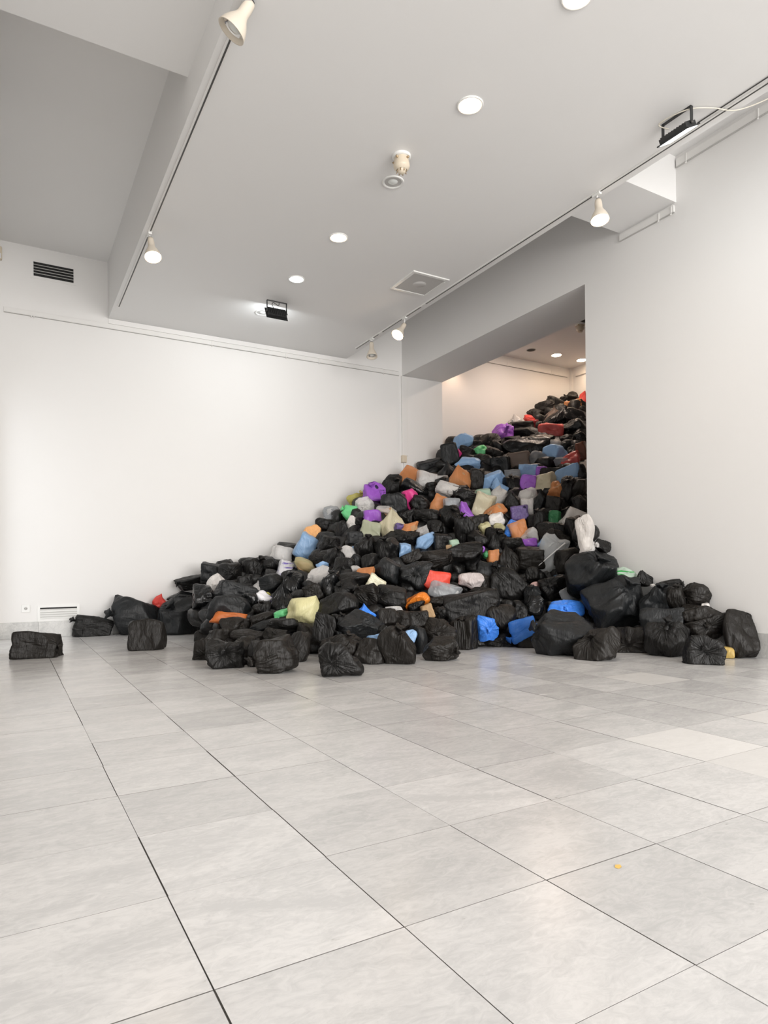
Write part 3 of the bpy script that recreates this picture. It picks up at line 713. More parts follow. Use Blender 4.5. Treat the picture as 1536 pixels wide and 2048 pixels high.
# ---------------------------------------------------------------- the heap
FOOT = [(180, 1268), (225, 1268), (330, 1268), (386, 1271), (400, 1300), (440, 1318), (560, 1330), (700, 1338), (830, 1318), (930, 1308), (1100, 1298), (1200, 1306), (1380, 1318), (1510, 1312), (1560, 1312)]
SIL = [(180, 1225), (230, 1215), (360, 1150), (450, 1110), (520, 1110), (580, 1080), (640, 1040), (700, 1000), (745, 965), (810, 935), (880, 918), (900, 872), (990, 850), (1050, 830), (1100, 800), (1150, 785), (1172, 785), (1173, 1035), (1200, 1080), (1230, 1110), (1270, 1150), (1330, 1165), (1400, 1190), (1440, 1220), (1500, 1228), (1560, 1240)]
def interp(T, x): return float(np.interp(x, [t[0] for t in T], [t[1] for t in T]))
def depth_of(p): return float((p - CAM) @ FWD)
def sil_depth(px, py):
    if px < 805: return depth_of(hity(px, py, YB))
    if px < 887: return depth_of(hity(px, py, YB))
    if px < 1172:
        a = depth_of(hity(px, py, Y2)); b = depth_of(hitx(px, py, X2)); return min(a, b)
    return depth_of(hitx(px, py, XW))
def surf_depth(px, py):
    pf, ps = interp(FOOT, px), interp(SIL, px)
    Df = CAMZ * FPX / (pf - horizon(px)); Ds = sil_depth(px, ps) - 0.12
    t = (pf - py) / (pf - ps); t = max(-0.1, min(1.05, t))
    return 1 / ((1 - t) / Df + t / Ds)

def icos(sub):
    bm = bmesh.new(); bmesh.ops.create_icosphere(bm, subdivisions=sub, radius=1.0)
    me = bpy.data.meshes.new('ico%d' % sub); bm.to_mesh(me); bm.free()
    me.polygons.foreach_set('use_smooth', [True] * len(me.polygons))
    V = np.empty(len(me.vertices) * 3); me.vertices.foreach_get('co', V); V = V.reshape(-1, 3)
    return me, V / np.linalg.norm(V, axis=1)[:, None]
ICO = {s: icos(s) for s in (2, 3, 4, 5, 6)}
def unit(v): v = np.asarray(v, float); return v / np.linalg.norm(v)
def smoothnoise(Dv, rng, k, fr):
    out = np.zeros(len(Dv))
    for _ in range(k):
        n = unit(rng.normal(size=3)); out += np.sin(Dv @ n * fr * rng.uniform(.6, 1.4) + rng.uniform(0, 6.28))
    return out / math.sqrt(k)
def bag_shape(Dv, rng, shape, knot, crease=1.0):
    """crumpled film stretched over lumpy contents; knot = unit axis of the tied end or None; result inside [-1,1]^3"""
    n = len(Dv)
    if shape == 'x':
        Q, _ = np.linalg.qr(np.eye(3) + rng.normal(size=(3, 3)) * .13); Q = Q * np.sign(np.diag(Q))
        nor = np.vstack([Q, -Q] + [unit(rng.normal(size=3))[None] for _ in range(6)])
        dist = np.r_[np.full(6, .78) * rng.uniform(.92, 1.08, 6), rng.uniform(.92, 1.12, 6)]; pw = 46
    elif shape == 'l':
        nor = np.array([unit(rng.normal(size=3)) for _ in range(10)]); dist = rng.uniform(.60, .98, 10); pw = 46
    else:
        nor = np.array([unit(rng.normal(size=3)) for _ in range(11)]); dist = rng.uniform(.64, .98, 11); pw = 44
    nor = np.vstack([nor, np.eye(3), -np.eye(3)]); dist = np.r_[dist, np.full(6, 1.0)]
    Sm = (np.maximum(0, Dv @ nor.T / dist) ** pw).sum(1) + (1 / 1.22) ** pw
    r = Sm ** (-1 / pw)
    sag = np.zeros(n)
    for k_ in range(len(nor) - 6):
        an = np.arccos(np.clip(Dv @ nor[k_], -1, 1))
        sag = np.maximum(sag, (1.06 - dist[k_]) * np.exp(-(an / .42) ** 2) * rng.uniform(.2, .5))
    r *= 1 - sag
    r *= 1 + .030 * smoothnoise(Dv, rng, 5, 4) + .016 * smoothnoise(Dv, rng, 6, 10)
    # long straight tension creases in any direction
    for _ in range(int(34 * crease * (1.1 if n > 6000 else 1) * (.55 if shape == 'x' else 1))):
        m = unit(rng.normal(size=3)); c = rng.uniform(-.8, .8); w = rng.uniform(.02, .07)
        s = Dv @ m - c + .05 * np.sin(Dv @ unit(rng.normal(size=3)) * 5 + rng.uniform(0, 6))
        c0 = unit(rng.normal(size=3)); mask = np.clip((Dv @ c0 - rng.uniform(-.1, .5)) * 3, 0, 1)
        r += rng.choice((-1, 1)) * rng.uniform(.012, .042) * np.exp(-np.abs(s) / w) * mask
    # corners of things inside and pinched-up film poke out
    for _ in range(rng.integers(1, 4) if crease else 0):
        q = unit(rng.normal(size=3) * (1, .7, 1)); an = np.arccos(np.clip(Dv @ q, -1, 1))
        r += rng.uniform(.06, .24) * np.exp(-an / rng.uniform(.10, .22))
    kn = knot if knot is not None else unit(rng.normal(size=3) * (1, .6, 1))
    cosk = np.clip(Dv @ kn, -1, 1); th = np.arccos(cosk)
    t1 = unit(np.cross(kn, (0.31, 0.52, 0.79))); t2 = np.cross(kn, t1)
    ph = np.arctan2(Dv @ t2, Dv @ t1)
    pl = np.zeros(n)
    for f_, a_ in ((rng.integers(4, 7), .6), (rng.integers(7, 11), .8), (rng.integers(11, 17), .55)):
        pl += a_ * (1 - 2 * np.abs(np.sin(ph * f_ / 2 + rng.uniform(0, 6) + .5 * np.sin(th * 4 + rng.uniform(0, 6)))))
    amp = (.075 if knot is not None else (.016 if shape == 'x' else .032))
    r *= 1 + amp * pl * np.exp(-th / .85) * np.clip(th / .12, 0, 1)
    if knot is not None and shape != 'p': r *= 1 - .16 * np.exp(-(th / .28) ** 2)
    V = Dv * r[:, None]
    if shape == 'p':
        t = np.exp(-(th / .62) ** 2)[:, None]; ax = kn[None] * (V @ kn)[:, None]
        V = V + t * (kn * .85) - t * .78 * (V - ax)
    V = V + np.c_[[.045 * smoothnoise(Dv, rng, 4, 3.2) + .018 * smoothnoise(Dv, rng, 5, 9) for _ in range(3)]].T
    mn, mx = V.min(0), V.max(0)
    pk = 1.0 if knot is not None else .45
    pleat = np.c_[np.cos(ph) * pk, np.sin(ph) * pk, th * .30]
    return (V - (mn + mx) / 2) / ((mx - mn) / 2), pleat
def knot_mesh(rng, s):
    """gathered neck flaring into a crumpled tuft, along +Z"""
    seg, V, Fc = 18, [], []
    prof = [(.50, -.35), (.26, -.05), (.17, .10), (.30, .24), (.22, .36), (.45, .62), (.68, .86), (.62, .92)]
    a1, a2, p1, p2 = rng.integers(3, 5), rng.integers(6, 9), rng.uniform(0, 6), rng.uniform(0, 6)
    for j, (r, z) in enumerate(prof):
        for i in range(seg):
            a = 2 * math.pi * i / seg
            k = 1 + (.28 * math.sin(a1 * a + p1) + .18 * math.sin(a2 * a + p2)) * min(1, .3 + j * .13)
            V.append((r * k * math.cos(a) * s, r * k * .7 * math.sin(a) * s, (z + .10 * math.sin(a1 * a + p2) * (j > 4)) * s))
    for j in range(len(prof) - 1):
        for i in range(seg):
            q = (i + 1) % seg; Fc.append((j * seg + i, j * seg + q, (j + 1) * seg + q, (j + 1) * seg + i))
    Fc.append(tuple((len(prof) - 1) * seg + i for i in range(seg)))
    return mesh('knot', V, Fc, True)
def confine(Wv, c):
    """film squashes against the floor and walls it touches"""
    Wv[:, 2] = np.maximum(Wv[:, 2], 0.004)
    if c[0] < XW + .05:                      # main room (or mouth of the opening)
        inop = (Wv[:, 1] > YJ) & (Wv[:, 1] < YB)
        lim = np.where((c[1] > YJ - .05), 99.0, XW - 0.02)
        Wv[:, 0] = np.minimum(Wv[:, 0], lim)
        Wv[:, 1] = np.minimum(Wv[:, 1], YB - 0.02)
    elif c[0] < XT:
        Wv[:, 1] = np.clip(Wv[:, 1], YJ + .015, YB - .015)
    else:
        Wv[:, 1] = np.minimum(Wv[:, 1], Y2 - .012); Wv[:, 0] = np.minimum(Wv[:, 0], X2 - .012)
        near = Wv[:, 0] < XT + .01; Wv[near, 1] = np.minimum(Wv[near, 1], YB - .015)
    if c[0] < XT and c[1] > YJ - .05: Wv[Wv[:, 0] > XW, 1] = np.maximum(Wv[Wv[:, 0] > XW, 1], YJ + .015)
    return Wv

BAGS = """
1145 794 28 20 0 U r k170
1169 799 22 31 0 R p -|bright red bag at the very top by the white wall
1127 798 15 10 0 K r -
1090 817 36 28 10 U r s
1117 811 48 27 -15 K l k150
1104 830 35 33 0 T p -|brown-tinted smoky bag below the topmost bags
1147 811 37 21 10 O x -|pale orange box-shaped bag near the top
1167 820 17 15 0 K r -
1069 830 31 22 -15 U r s
1062 839 28 15 -10 R l k160|small red bag with a twisted handle near the top
1068 849 19 17 0 M2 x -|dark red pouch hanging below the twisted red bag
1114 838 57 33 25 G1 p -
1146 837 53 37 -15 G1 l -
1149 858 52 35 20 G1 l -
1080 853 16 19 0 U r -
1048 854 51 22 0 U x -
1053 866 49 20 0 K l -
1029 848 28 36 0 C p cg|pale pinkish clear peaked bag against the inner wall
1006 868 41 36 -10 V r k60|purple knotted bag high against the inner wall
1103 864 48 33 0 D x -|glossy dark red box-shaped bag near the top
976 884 48 30 5 U l s
1031 879 40 14 0 K l -
1058 895 94 43 12 G1 l L
926 886 36 36 -15 B r -|light blue bag nearest the inner wall corner
900 909 32 43 10 N x -
959 901 28 19 5 G l k45|small green bag with a raised handle
919 908 10 19 0 M r -|sliver of violet pink bag beside the corner
932 906 31 23 -20 U x -
953 888 21 13 0 U r -
934 927 48 24 0 B l -|blue flat bag below the green handled bag
989 906 33 21 0 U r s
969 924 46 28 -10 K l -
1001 929 40 36 -15 N x -
1036 923 42 35 5 T x -|brown-grey smoky box bag in the upper heap
1055 911 24 27 0 U p -
1075 917 32 25 -20 S l -|smoke-grey clear bag in the upper heap
1107 888 28 16 0 C l cg|whitish clear bag above the big blue bag
1110 911 54 39 -5 B r -|big glossy blue bag high in the heap
1132 879 24 19 0 K r -
1161 879 22 28 30 G1 l -
1135 891 24 21 0 N r -
1147 902 22 20 0 K r -
1162 902 21 33 10 T2 x -|rust-brown box bag at the wall edge
1137 924 47 28 25 D l -|dark red crumpled bag beside the wall edge
1125 924 32 19 0 S l -|smoky clear bag beside the big blue bag
1135 948 49 28 25 B x -|long light blue bag tilted beside the wall edge
1164 945 16 31 15 K l -
1089 944 33 21 0 V l -|purple bag tucked behind a light blue bag
1104 946 45 20 0 U x -
1057 944 38 28 0 B x -|square light blue bag in mid opening
1025 949 32 19 0 S x cg|pale blue-grey clear bag in mid opening
985 961 47 38 0 B r -|blue bag, bigger of the touching blue pair
1001 972 31 26 -20 B p -|blue bag, smaller of the touching blue pair
1025 968 36 30 0 K r k100
1058 968 37 34 0 V x -|purple square bag in mid opening
1089 968 47 40 10 OL x -|beige paper-like bag in mid opening
1112 982 35 36 20 O r cb|orange bag with yellow bottom beside the wall edge
954 958 33 38 0 U x -
922 956 42 46 -10 O p cb|tall orange peaked bag near the opening corner
892 946 33 43 0 N p -
933 993 46 30 0 K r -
966 990 31 24 0 LG x -|pale green bag in the opening
968 1010 38 45 -15 OL x -|beige-green sack below the pale green bag
999 993 38 43 0 C p cw|white clear peaked bag in mid heap
989 1025 43 25 35 O l cb|brown-orange long bag in mid heap
1025 1003 37 41 0 K r k200
1053 995 41 30 20 C r cw|white clear bag below the purple square bag
1054 1016 25 35 5 C x cw|narrow clear bag beside a printed violet bag
1039 1026 33 28 5 V2 x -|dark violet bag with dark print
1079 1003 33 41 5 N p -
1107 1012 31 38 0 U x -
1135 981 30 53 0 K l k90
1158 979 27 37 0 U l -
1157 1010 30 35 10 K l -
1109 1035 24 26 0 DG x -|dark green bag beside the wall edge
1147 1039 47 40 -20 W x -|white box-shaped bag at the wall edge
993 1041 31 34 -35 W l -|white elongated bag in mid heap
972 1061 23 31 20 Y2 x -|pale yellow-green bag, left of the yellowish pair
1000 1054 23 17 10 Y2 l -|pale yellow flat bag, right of the yellowish pair
1023 1057 34 31 20 SB r -|deep blue bag behind a brown-orange box bag
1037 1063 37 40 15 O x cb|brown-orange box bag in the lower opening
1075 1041 38 45 0 K l k95
1103 1066 59 41 -10 K r s
1123 1051 11 7 0 W r -|tiny white scrap in the heap
952 1048 32 31 0 U x -
926 1061 33 38 15 K r -
821 954 42 39 -15 O x cb|orange carton bag by the grey cable duct
860 935 51 31 15 N x b-10
783 976 43 53 -10 K r k60
788 1009 48 41 0 N x -
833 979 61 33 -15 G1 l -
748 993 42 53 -10 VP r k100|large purple bag with dark print by the wall
823 1000 28 40 20 M x -|magenta bag in mid heap
838 1007 37 28 -15 K r -
713 1001 32 27 20 Y r k60|yellow clear bag by the wall
729 1014 35 38 0 C r s,cg|clear bag with a starry knot by the wall
703 1027 37 30 -10 G r k150|bright green bag by the wall
746 1039 38 38 -10 V x -|purple bag below the large purple bag
773 1023 37 21 0 C l cb|white bag with a brown item in it
853 963 41 37 -10 C x cg|whitish clear box bag beside the orange carton bag
883 960 24 17 0 C x cw|small white clear bag below the flat black bag
897 980 47 28 -15 C r s,cw|bright clear knotted bag left of the tall orange bag
862 977 31 24 0 K r k180
932 993 38 28 0 K r -
877 1014 31 46 -15 O x cb|upright orange bag with a carton in it
903 1010 31 26 0 S x cg|grey clear bag behind a round black bag
934 1023 32 37 0 V p k-20|small bright purple peaked bag in mid heap
902 1038 38 51 5 K r k70
779 1051 52 53 30 OL p -|big olive-beige open bag in mid heap
742 1063 38 36 -15 OL2 x cg|pale olive bag leaning on the olive-beige bag
667 1032 43 37 -20 S r s,cg|smoky grey clear bag by the wall
653 1054 44 32 -15 K l k190
685 1059 31 31 20 K r -
706 1050 26 29 -30 W l k-30|small crumpled white bag below the bright green bag
720 1046 21 21 0 K r -
630 1075 31 46 20 PE p k-60|peach orange bag by the wall
611 1093 40 53 -15 B x k-70|light blue bag by the wall
660 1087 49 38 10 K r s
710 1078 33 28 0 N x -
731 1096 41 41 20 K r k80
775 1100 52 47 0 K r k110
815 1077 49 33 0 K r s
819 1058 41 24 20 O l cb|brown-orange flat clear bag in mid heap
844 1061 25 21 0 C p k70|small clear tuft of a bag in mid heap
798 1057 20 21 0 V2 r -|dark purple bag half buried in mid heap
847 1085 53 26 40 B l -|light blue long bag leaning in mid heap
810 1101 26 28 0 B x -|light blue box bag in the lower heap
879 1085 46 36 -15 K x -
813 1033 31 29 0 K r -
850 1035 53 32 -5 K l k180
870 1056 33 29 0 K r -
909 1089 19 19 10 LG x -|small pale grey-green bag low in the heap
898 1095 12 10 0 BX x -|small beige scrap low in the heap
929 1064 37 58 0 K l k95
953 1051 33 35 5 U x -
956 1079 38 35 0 K r -
924 1106 77 35 10 K l -
823 1114 41 22 20 U x -
867 1118 71 35 10 U l k0
667 1120 38 39 -15 K r k60
689 1134 38 38 0 K r s
635 1119 35 28 -10 K r k0
698 1106 32 24 -20 C l -|clear crumpled bag in the lower left heap
709 1098 12 10 0 B r -|sliver of light blue bag low in the heap
709 1122 31 26 0 N r -
739 1124 31 32 0 K l -
778 1140 54 40 -20 N l -
833 1153 67 54 10 N r s,L
872 1163 59 38 -10 RF x -|bright red folded box bag
892 1184 63 32 -15 S x cg|glossy grey clear bag beside the red folded bag
943 1165 47 36 0 WG p k-80|greyish white cloth-like bag
731 1146 35 20 5 O x cb|orange box bag in the lower heap
713 1139 21 15 0 C r -|clear tuft beside the orange box bag
752 1166 33 27 -30 WY x k-20|white and yellow knotted bag
632 1155 58 32 25 C l -|clear film bag over a black bag
646 1132 27 17 -10 B l -|pale blue bag behind the clear film bag
609 1133 42 28 -25 YB l cb|cream bag with a tan carton inside
665 1161 37 49 0 N p -
423 1144 37 38 0 N x -
461 1147 43 41 0 K r s
431 1170 32 41 -30 W r k-70,s|small white knotted bag at the left of the heap
510 1140 51 48 -15 K r k60
483 1140 12 16 0 C r -|sliver of clear bag between black bags by the wall
544 1135 31 33 0 K r -
564 1110 41 35 -20 C x cg|clear bag with papers inside by the wall
570 1139 27 33 -15 WB x k-60|white bag with blue pen-like marks
381 1166 57 28 5 K l k185
491 1163 30 26 0 K x -
541 1168 51 37 10 N r k10
517 1176 21 27 -10 C p -|lavender white clear bag wedged in the left heap
529 1199 37 24 -45 WB l -|white crumpled bag with violet stripes
533 1189 15 9 0 Y r -|sliver of yellow green bag under a striped bag
410 1198 49 52 -10 G1 l L
367 1193 58 22 5 G1 l -
361 1234 85 72 0 N r k130,L,F
473 1185 79 38 -10 N x L
462 1221 82 53 -10 N r L
499 1205 32 33 0 G1 r -
523 1219 33 32 0 K l k90
560 1198 49 51 25 G1 p L
588 1168 41 46 -15 G1 l k110
457 1237 66 25 -3 OT x cb|orange tray-shaped bag on the floor edge
614 1223 71 64 -10 Y3 p k60|large pale yellow knotted bag
567 1228 36 18 15 G l cw|green and white bag beside the large pale yellow bag
525 1239 43 24 15 U l -
419 1266 52 36 -10 U r F
471 1251 56 32 5 U r -
530 1251 58 20 25 N l k20
570 1252 66 28 5 K l -
407 1299 37 44 -10 U r s,F
441 1279 62 37 5 U l -
450 1305 68 51 0 K r s,F,L,b20
493 1300 47 52 10 U r F,b10
550 1303 85 68 -8 U r k200,L,F,b25
510 1305 28 51 0 K l F,b10
595 1295 49 58 0 U r F
617 1280 57 58 -25 U r F
498 1270 68 24 5 U l s
550 1267 45 21 0 U r s
627 1185 38 33 10 U x -
664 1171 37 53 0 G1 l k90
652 1256 48 55 -5 K x L
650 1296 26 25 0 K r -
708 1163 58 35 0 K r -
695 1178 47 41 10 K r k150
736 1189 51 46 -20 U l k150
778 1196 63 48 -10 K r k170
678 1209 75 45 -5 K l L
718 1251 92 56 -15 N l k200,L
734 1226 37 29 -20 SB p -|bright blue peaked bag in the lower left front
679 1248 32 37 0 K l k70
777 1236 43 36 0 U r -
803 1240 37 36 0 U r -
833 1239 48 33 0 U x -
832 1203 54 24 25 OG l k210|glossy orange twisted bag
789 1218 35 11 -5 C l -|flat clear scrap left of the glossy orange bag
855 1223 25 29 10 BX x -|beige cardboard-like bag in the front slope
867 1204 43 18 10 U l -
880 1226 24 26 0 K r s
835 1212 32 16 15 K r -
942 1217 116 62 8 K x L
682 1295 82 47 15 U r k60,L
682 1316 84 55 -5 K r s,F,L,b25
738 1303 59 51 -15 U r F,L
793 1290 72 70 -8 U r k80,F,L,b15
750 1278 31 16 10 B x -|light blue bag half hidden in the front row
817 1275 27 33 -20 B l -|light blue strip of bag in the front row
835 1281 36 55 0 N l F
879 1262 63 47 -5 U r s
883 1295 67 43 -5 U r k-10,F,L,b20
928 1266 52 68 -5 U x k100,F,L
971 1256 46 49 10 SB r s,L|bright blue knotted bag, left of the front blues
768 1261 26 21 0 K r -
997 1237 64 52 0 U r k100
997 1279 64 30 0 K r s,F
1049 1260 53 45 10 SBT x k210,b5|translucent blue bag, middle of the front blues
1061 1279 55 35 5 U x F
1127 1267 111 85 -10 N r k165,L,F,b15
1193 1286 83 59 0 U r k120,L,F,b20
1133 1219 66 36 -8 SB r s,b10|bright blue knotted bag, right of the front blues
1236 1215 107 109 20 N r k60,L
1184 1152 98 96 15 N r k60,L
1205 1093 31 25 -30 K r -
1250 1149 40 27 -10 GC r k190|green streaked clear bag by the right wall
1172 1066 33 66 10 WC l -|long clear whitish bag hanging by the wall edge
1174 1101 38 41 40 C l k30|clear crumpled bag below the long hanging bag
1101 1113 53 79 -25 CD x cg|clear bag with a white diagonal seam
1137 1126 51 52 10 U l -
1105 1175 56 51 -10 K r s,L
1139 1189 37 29 -20 S r -|smoky clear bag right of a starry black bag
1124 1159 31 18 0 DB x -|dark blue bag wedged under the big charcoal bag
1065 1194 31 42 0 N r k90
1070 1170 18 12 0 PK r -|small pale pink scrap in the lower heap
1016 1167 78 56 -8 K l k120,L
1065 1151 26 31 0 K r -
980 1145 48 37 -15 N x -
1016 1118 42 52 0 U p k100
1060 1116 53 42 0 U x -
1027 1092 45 31 0 K r -
986 1114 25 27 0 O x cb|small orange box bag low in the heap
972 1110 14 15 0 DG r -|small green bag beside the small orange box bag
964 1098 11 15 0 V r -|sliver of purple bag low in the heap
989 1080 42 45 -15 K r k60
1057 1072 34 29 10 C r -|crumpled white clear bag above a purple one
1056 1087 35 21 10 V l -|flat purple bag below the crumpled white one
1083 1088 22 19 0 B p -|small light blue tip of a bag
1114 1082 46 41 -10 U r -
1153 1068 37 66 10 K l k90
961 1164 36 31 0 U r -
965 1183 59 17 0 U l -
1039 1220 29 36 0 K l -
1070 1211 31 38 -10 G1 l -
1108 1215 30 22 0 U x -
1286 1157 34 30 0 K p k90
1342 1171 43 21 10 K l k10
1318 1203 71 63 0 N r k80,L
1326 1246 84 58 0 N x L
1353 1203 40 58 0 U r k90
1392 1195 55 52 -20 U r k180,L
1411 1212 14 12 0 W r -|white scrap between black bags by the right wall
1407 1242 82 55 -10 U r k200,L
1413 1261 89 50 15 U l s,L
1481 1271 61 93 -5 U r F,L
1408 1300 71 52 -8 K x s,F,L,b10
1332 1280 77 70 -5 K r k80,F,L
1261 1280 70 52 -5 U r s,F,L
1453 1306 26 23 0 YO r F|yellowish bag half hidden beneath black bags
1305 1171 9 6 0 W r -|tiny white scrap among black bags by the right wall
74 1291 86 53 3 U x k-5,F,L
186 1253 68 40 -3 K x k160,F,L
271 1236 90 70 -15 N r k170,L,F
294 1271 68 60 -8 U x L,F
316 1250 51 40 0 U r s
318 1206 23 34 -30 R p k70|small red bag top by the back wall
"""
rows = []
for ln in BAGS.strip().splitlines():
    a, ph = (ln.split('|') + [''])[:2]
    t = a.split()
    fl = t[7] if len(t) > 7 and t[7] != '-' else ''
    d = dict(cx=float(t[0]), cy=float(t[1]), w=float(t[2]), h=float(t[3]), rot=float(t[4]), col=t[5], sh=t[6], phrase=ph.strip(),
             F=False, L=False, star=False, k=None, b=0.0, c=None)
    for f_ in fl.split(','):
        if not f_: continue
        if f_ == 'F': d['F'] = True
        elif f_ == 'L': d['L'] = True
        elif f_ == 's': d['star'] = True
        elif f_[0] == 'k': d['k'] = float(f_[1:])
        elif f_[0] == 'b': d['b'] = float(f_[1:]) / 100
        elif f_[0] == 'c': d['c'] = f_[1]
    rows.append(d)
GROW = 1.13
for i, d in enumerate(rows):
    rng = np.random.default_rng(1000 + i)
    px, py = d['cx'], d['cy']
    if d['F']:
        bot = py + d['h'] / 2
        Dc = CAMZ * FPX / (bot - horizon(px))
    else:
        Dc = surf_depth(px, py + .12 * d['h'])
    sc = Dc / FPX
    w, h = d['w'] * sc * GROW, d['h'] * sc * GROW
    t = 0.85 * math.sqrt(w * h) if d['sh'] != 'x' else 0.8 * math.sqrt(w * h)
    t = min(t, 1.3 * min(w, h))
    D = Dc + (.40 if d['F'] else .36) * t - d['b']
    s2 = D / Dc; w *= s2; h *= s2
    c = at_depth(px, py, D)
    # bag frame: X image right, Y away from the viewer, Z up, spun about the view axis
    a = math.radians(d['rot'])
    vd = unit(ray(px, py)); ux = unit(RGT0 - vd * (vd @ RGT0)); uz = np.cross(ux, vd)
    bx = math.cos(a) * ux + math.sin(a) * uz; bz = -math.sin(a) * ux + math.cos(a) * uz
    R = np.array([bx, vd, bz]).T
    kn = None
    if d['star']: kn = unit((rng.uniform(-.3, .3), -1, rng.uniform(-.25, .35)))
    elif d['k'] is not None:
        ka = math.radians(d['k']) - a; kn = unit((math.cos(ka), -.45, math.sin(ka)))
    elif d['sh'] == 'p': ka = math.radians(90) - a; kn = unit((math.cos(ka), -.25, math.sin(ka)))
    sub = 5 if d['L'] else (4 if max(d['w'], d['h']) > 20 else 3)
    base, Dv = ICO[sub]
    tilt = unit((rng.uniform(-.2, .2), 0, rng.uniform(-.2, .2)))
    U, pleat = bag_shape(Dv, rng, d['sh'], kn, 1.0 if d['col'] in ('K', 'U', 'N', 'G1') else 1.15)
    # fit the spun outline to the measured width and height
    if d['rot']:
        lw, lh = w, h
    Wv = (U * np.array([w / 2, t / 2, h / 2])) @ R.T
    if d['F']:
        top = Wv[:, 2].max(); Wv[:, 2] = top + (Wv[:, 2] - top) * 1.30
        lowest = Wv[:, 2].min() + c[2]
        if lowest > -.08 * h: Wv[:, 2] = top + (Wv[:, 2] - top) * (1 + (lowest + .08 * h) / (top - Wv[:, 2].min()))
    if False:
        c = c.copy(); zmin = Wv[:, 2].min() + c[2]
        Wv[:, 2] = np.where(Wv[:, 2] + c[2] < .05, (Wv[:, 2] + c[2] - zmin) / max(.05 - zmin, 1e-3) * .05 - c[2], Wv[:, 2]) if zmin < 0 else Wv[:, 2]
        Wv[:, 2] -= max(0, zmin) * np.clip(1 - (Wv[:, 2] + c[2] - zmin) / max(h * .4, .01), 0, 1)
    Wv = confine(Wv + c, c) - c
    d.update(Wv=Wv, c3=c, D=D, R=R, kn=kn, dims=(w, t, h), base=base, pleat=pleat, rng=rng)

# soft contacts: two touching bags flatten against a common plane
for a in range(len(rows)):
    for b in range(a + 1, len(rows)):
        p, q = rows[a], rows[b]
        dv = q['c3'] - p['c3']; dist = np.linalg.norm(dv)
        if dist > .75 * (max(p['dims']) + max(q['dims'])) or dist < 1e-4: continue
        n = dv / dist
        sp, sq = p['Wv'] @ n, -(q['Wv'] @ n)
        ep, eq = sp.max(), sq.max(); ov = ep + eq - dist
        if ov <= 0: continue
        # only vertices that lie within the other one's girth take part
        fr = min(1.0, 1.6 * abs(n @ unit(p['c3'] - CAM)))          # the bag lying in front keeps its shape, the one behind yields
        shp = .5 * (1 - fr) if p['D'] < q['D'] else .5 * (1 + fr)
        lp, lq = max(ep - ov * shp * .8, .5 * ep), max(eq - ov * (1 - shp) * .8, .5 * eq)
        for r_, s_, l_, sg, o_ in ((p, sp, lp, 1, q), (q, sq, lq, -1, p)):
            W_ = r_['Wv']; rad = W_ - np.outer(W_ @ n, n)
            gir = .5 * np.median(np.array(o_['dims'])) * 1.15
            wgt = np.clip((gir * 1.5 - np.linalg.norm(rad, axis=1)) / (gir * .5), 0, 1)
            W_ -= np.outer(np.maximum(0, s_ - l_) * .8 * wgt * sg, n)

for i, d in enumerate(rows):
    Wv, c, D, R, kn, rng, base, pleat = d['Wv'], d['c3'], d['D'], d['R'], d['kn'], d['rng'], d['base'], d['pleat']
    w, t, h = d['dims']
    Wv = confine(Wv + c, c) - c
    me = base.copy(); me.vertices.foreach_set('co', Wv.ravel().astype(np.float32)); me.update()
    at = me.attributes.new('pleat', 'FLOAT_VECTOR', 'POINT'); at.data.foreach_set('vector', pleat.ravel().astype(np.float32))
    nm = BAGMAT[d['col']][5]
    me.name = nm; me.materials.append(MATS['film_' + d['col']])
    o = link(nm, me, None, None, tuple(c))
    d['o'] = o
    if kn is not None and d['h'] > 16 and d['sh'] != 'p':
        kw = R @ kn; ks = (.13 if d['star'] else .19) * min(w, h) + .012
        tip = Wv[np.argmax((Wv / np.linalg.norm(Wv, axis=1)[:, None]) @ kw)]
        kq = Vector(kw).to_track_quat('Z', 'Y').to_matrix().to_4x4()
        ko = link('knot', knot_mesh(rng, ks), None, o); ko.data.materials.append(me.materials[0])
        ko.matrix_local = Matrix.Translation(Vector(tip) - Vector(kw) * ks * .12) @ kq @ Matrix.Rotation(rng.uniform(0, 3.1), 4, 'Z')
    if d['c']:
        b2, D2 = ICO[2]
        U2 = bag_shape(D2, rng, 'x', None, 0)[0] * np.array([w, t, h]) * .5 * np.array([.70, .62, .68])
        W2v = confine(U2 @ R.T + c, c) - c
        m2 = b2.copy(); m2.vertices.foreach_set('co', W2v.ravel().astype(np.float32)); m2.update(); m2.polygons.foreach_set('use_smooth', [False] * len(m2.polygons))
        m2.name = 'contents'; m2.materials.append(MATS[{'b': 'cardboard', 'w': 'stuff_white', 'g': 'stuff_grey'}[d['c']]])
        link('contents', m2, None, o)
    if d['col'] == 'CD':
        e0 = R @ np.array([-.30 * w, -.44 * t, -.40 * h]); e1 = R @ np.array([.24 * w, -.40 * t, .40 * h])
        tube('seam', [tuple(e0), tuple((e0 + e1) / 2 + R @ np.array([0, -.10 * t, 0])), tuple(e1)], .008, 'seam_white', o)

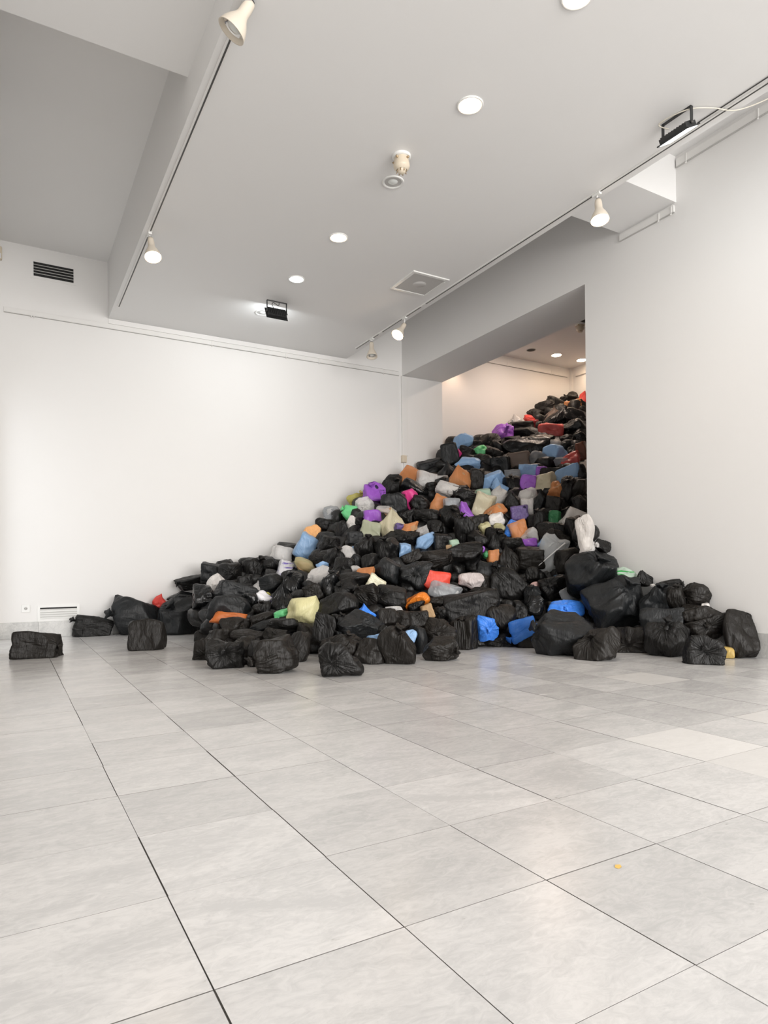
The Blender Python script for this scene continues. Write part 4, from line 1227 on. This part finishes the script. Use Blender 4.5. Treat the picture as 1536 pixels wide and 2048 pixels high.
# labels
SHW = {'x': 'boxy', 'l': 'long', 'p': 'peaked', 'r': 'rounded'}
anch = [d for d in rows if d['phrase']]
used = set()
for d in anch:
    d['o']['label'] = d['phrase']; used.add(d['phrase'])
    d['o']['category'] = 'bag'; d['o']['group'] = 'coloured bags in the heap'
def direction(dx, dy):
    an = math.degrees(math.atan2(-dy, dx)) % 360
    return ['right of', 'upper right of', 'above', 'upper left of', 'left of', 'lower left of', 'below', 'lower right of'][int(((an + 22.5) % 360) // 45)]
ORD = ['nearest', 'second nearest', 'third nearest', 'fourth nearest', 'fifth nearest', 'sixth nearest', 'seventh nearest', 'eighth nearest']
blacks = [d for d in rows if not d['phrase']]
for d in blacks:
    ds = sorted(anch, key=lambda q: math.hypot(q['cx'] - d['cx'], q['cy'] - d['cy']))
    d['cand'] = [(q, direction(d['cx'] - q['cx'], d['cy'] - q['cy'])) for q in ds[:6] if len(q['phrase'].split()) <= 9]
cnt = {}
for d in sorted(blacks, key=lambda q: math.hypot(q['cx'] - q['cand'][0][0]['cx'], q['cy'] - q['cand'][0][0]['cy'])):
    size = 'big' if max(d['w'], d['h']) > 75 else ('small' if max(d['w'], d['h']) < 34 else 'medium')
    feat = 'knotted' if (d['star'] or (d['k'] is not None)) else ('shiny' if d['col'] == 'G1' else SHW[d['sh']])
    done = False
    for q, dr in d['cand']:
        lab = '%s %s black bin bag %s the %s' % (size, feat, dr, q['phrase'])
        if lab not in used and len(lab.split()) <= 16: done = True; break
    if not done:
        q, dr = min(d['cand'], key=lambda z: len(z[0]['phrase'].split()))
        for e in ('glossier', 'flatter', 'creased', 'slumped', 'farther', 'tucked in'):
            lab = '%s %s black bin bag %s the %s' % (size, e, dr, q['phrase'])
            if lab not in used: break
    used.add(lab); d['o']['label'] = lab; d['o']['category'] = 'bag'; d['o']['group'] = 'black bin bags in the heap'

# the buried bags that fill the heap behind the ones in view
rng = np.random.default_rng(77)
b3, D3 = ICO[3]
Fc3 = np.empty(len(b3.polygons) * 3, int); b3.polygons.foreach_get('vertices', Fc3); Fc3 = Fc3.reshape(-1, 3)
VV, FF, nv = [], [], 0
for py in range(800, 1300, 24):
    for px in range(240, 1500, 26):
        qx, qy = px + rng.uniform(-8, 8), py + rng.uniform(-8, 8)
        ps, pf = interp(SIL, qx), interp(FOOT, qx)
        if qy < ps + 22 or qy > pf - 26: continue
        if qx < 420 and qy < 1185: continue
        if qx < 400 or (qx < 430 and qy > 1255) or (qx < 560 and qy > 1290): continue
        Dd = surf_depth(qx, qy) + .38; r = 21 * Dd / FPX * rng.uniform(.9, 1.15)
        c = at_depth(qx, qy, Dd)
        U = bag_shape(D3, rng, 'r', None, .8)[0] * r * np.array([1.1, 1.0, .95])
        Wv = confine(U + c, c)
        VV.append(Wv); FF.append(Fc3 + nv); nv += len(Wv)
V = np.vstack(VV); Fa = np.vstack(FF)
me = bpy.data.meshes.new('buried_bags'); me.from_pydata(V.tolist(), [], Fa.tolist()); me.polygons.foreach_set('use_smooth', [True] * len(me.polygons)); me.materials.append(MATS['film_core'])
tag(link('buried_bags', me), 'dark buried black bin bags filling the gaps deep in the heap', 'bags', None, 'stuff')
for m_ in [q[0] for q in ICO.values()]:
    if m_.users == 0: bpy.data.meshes.remove(m_)
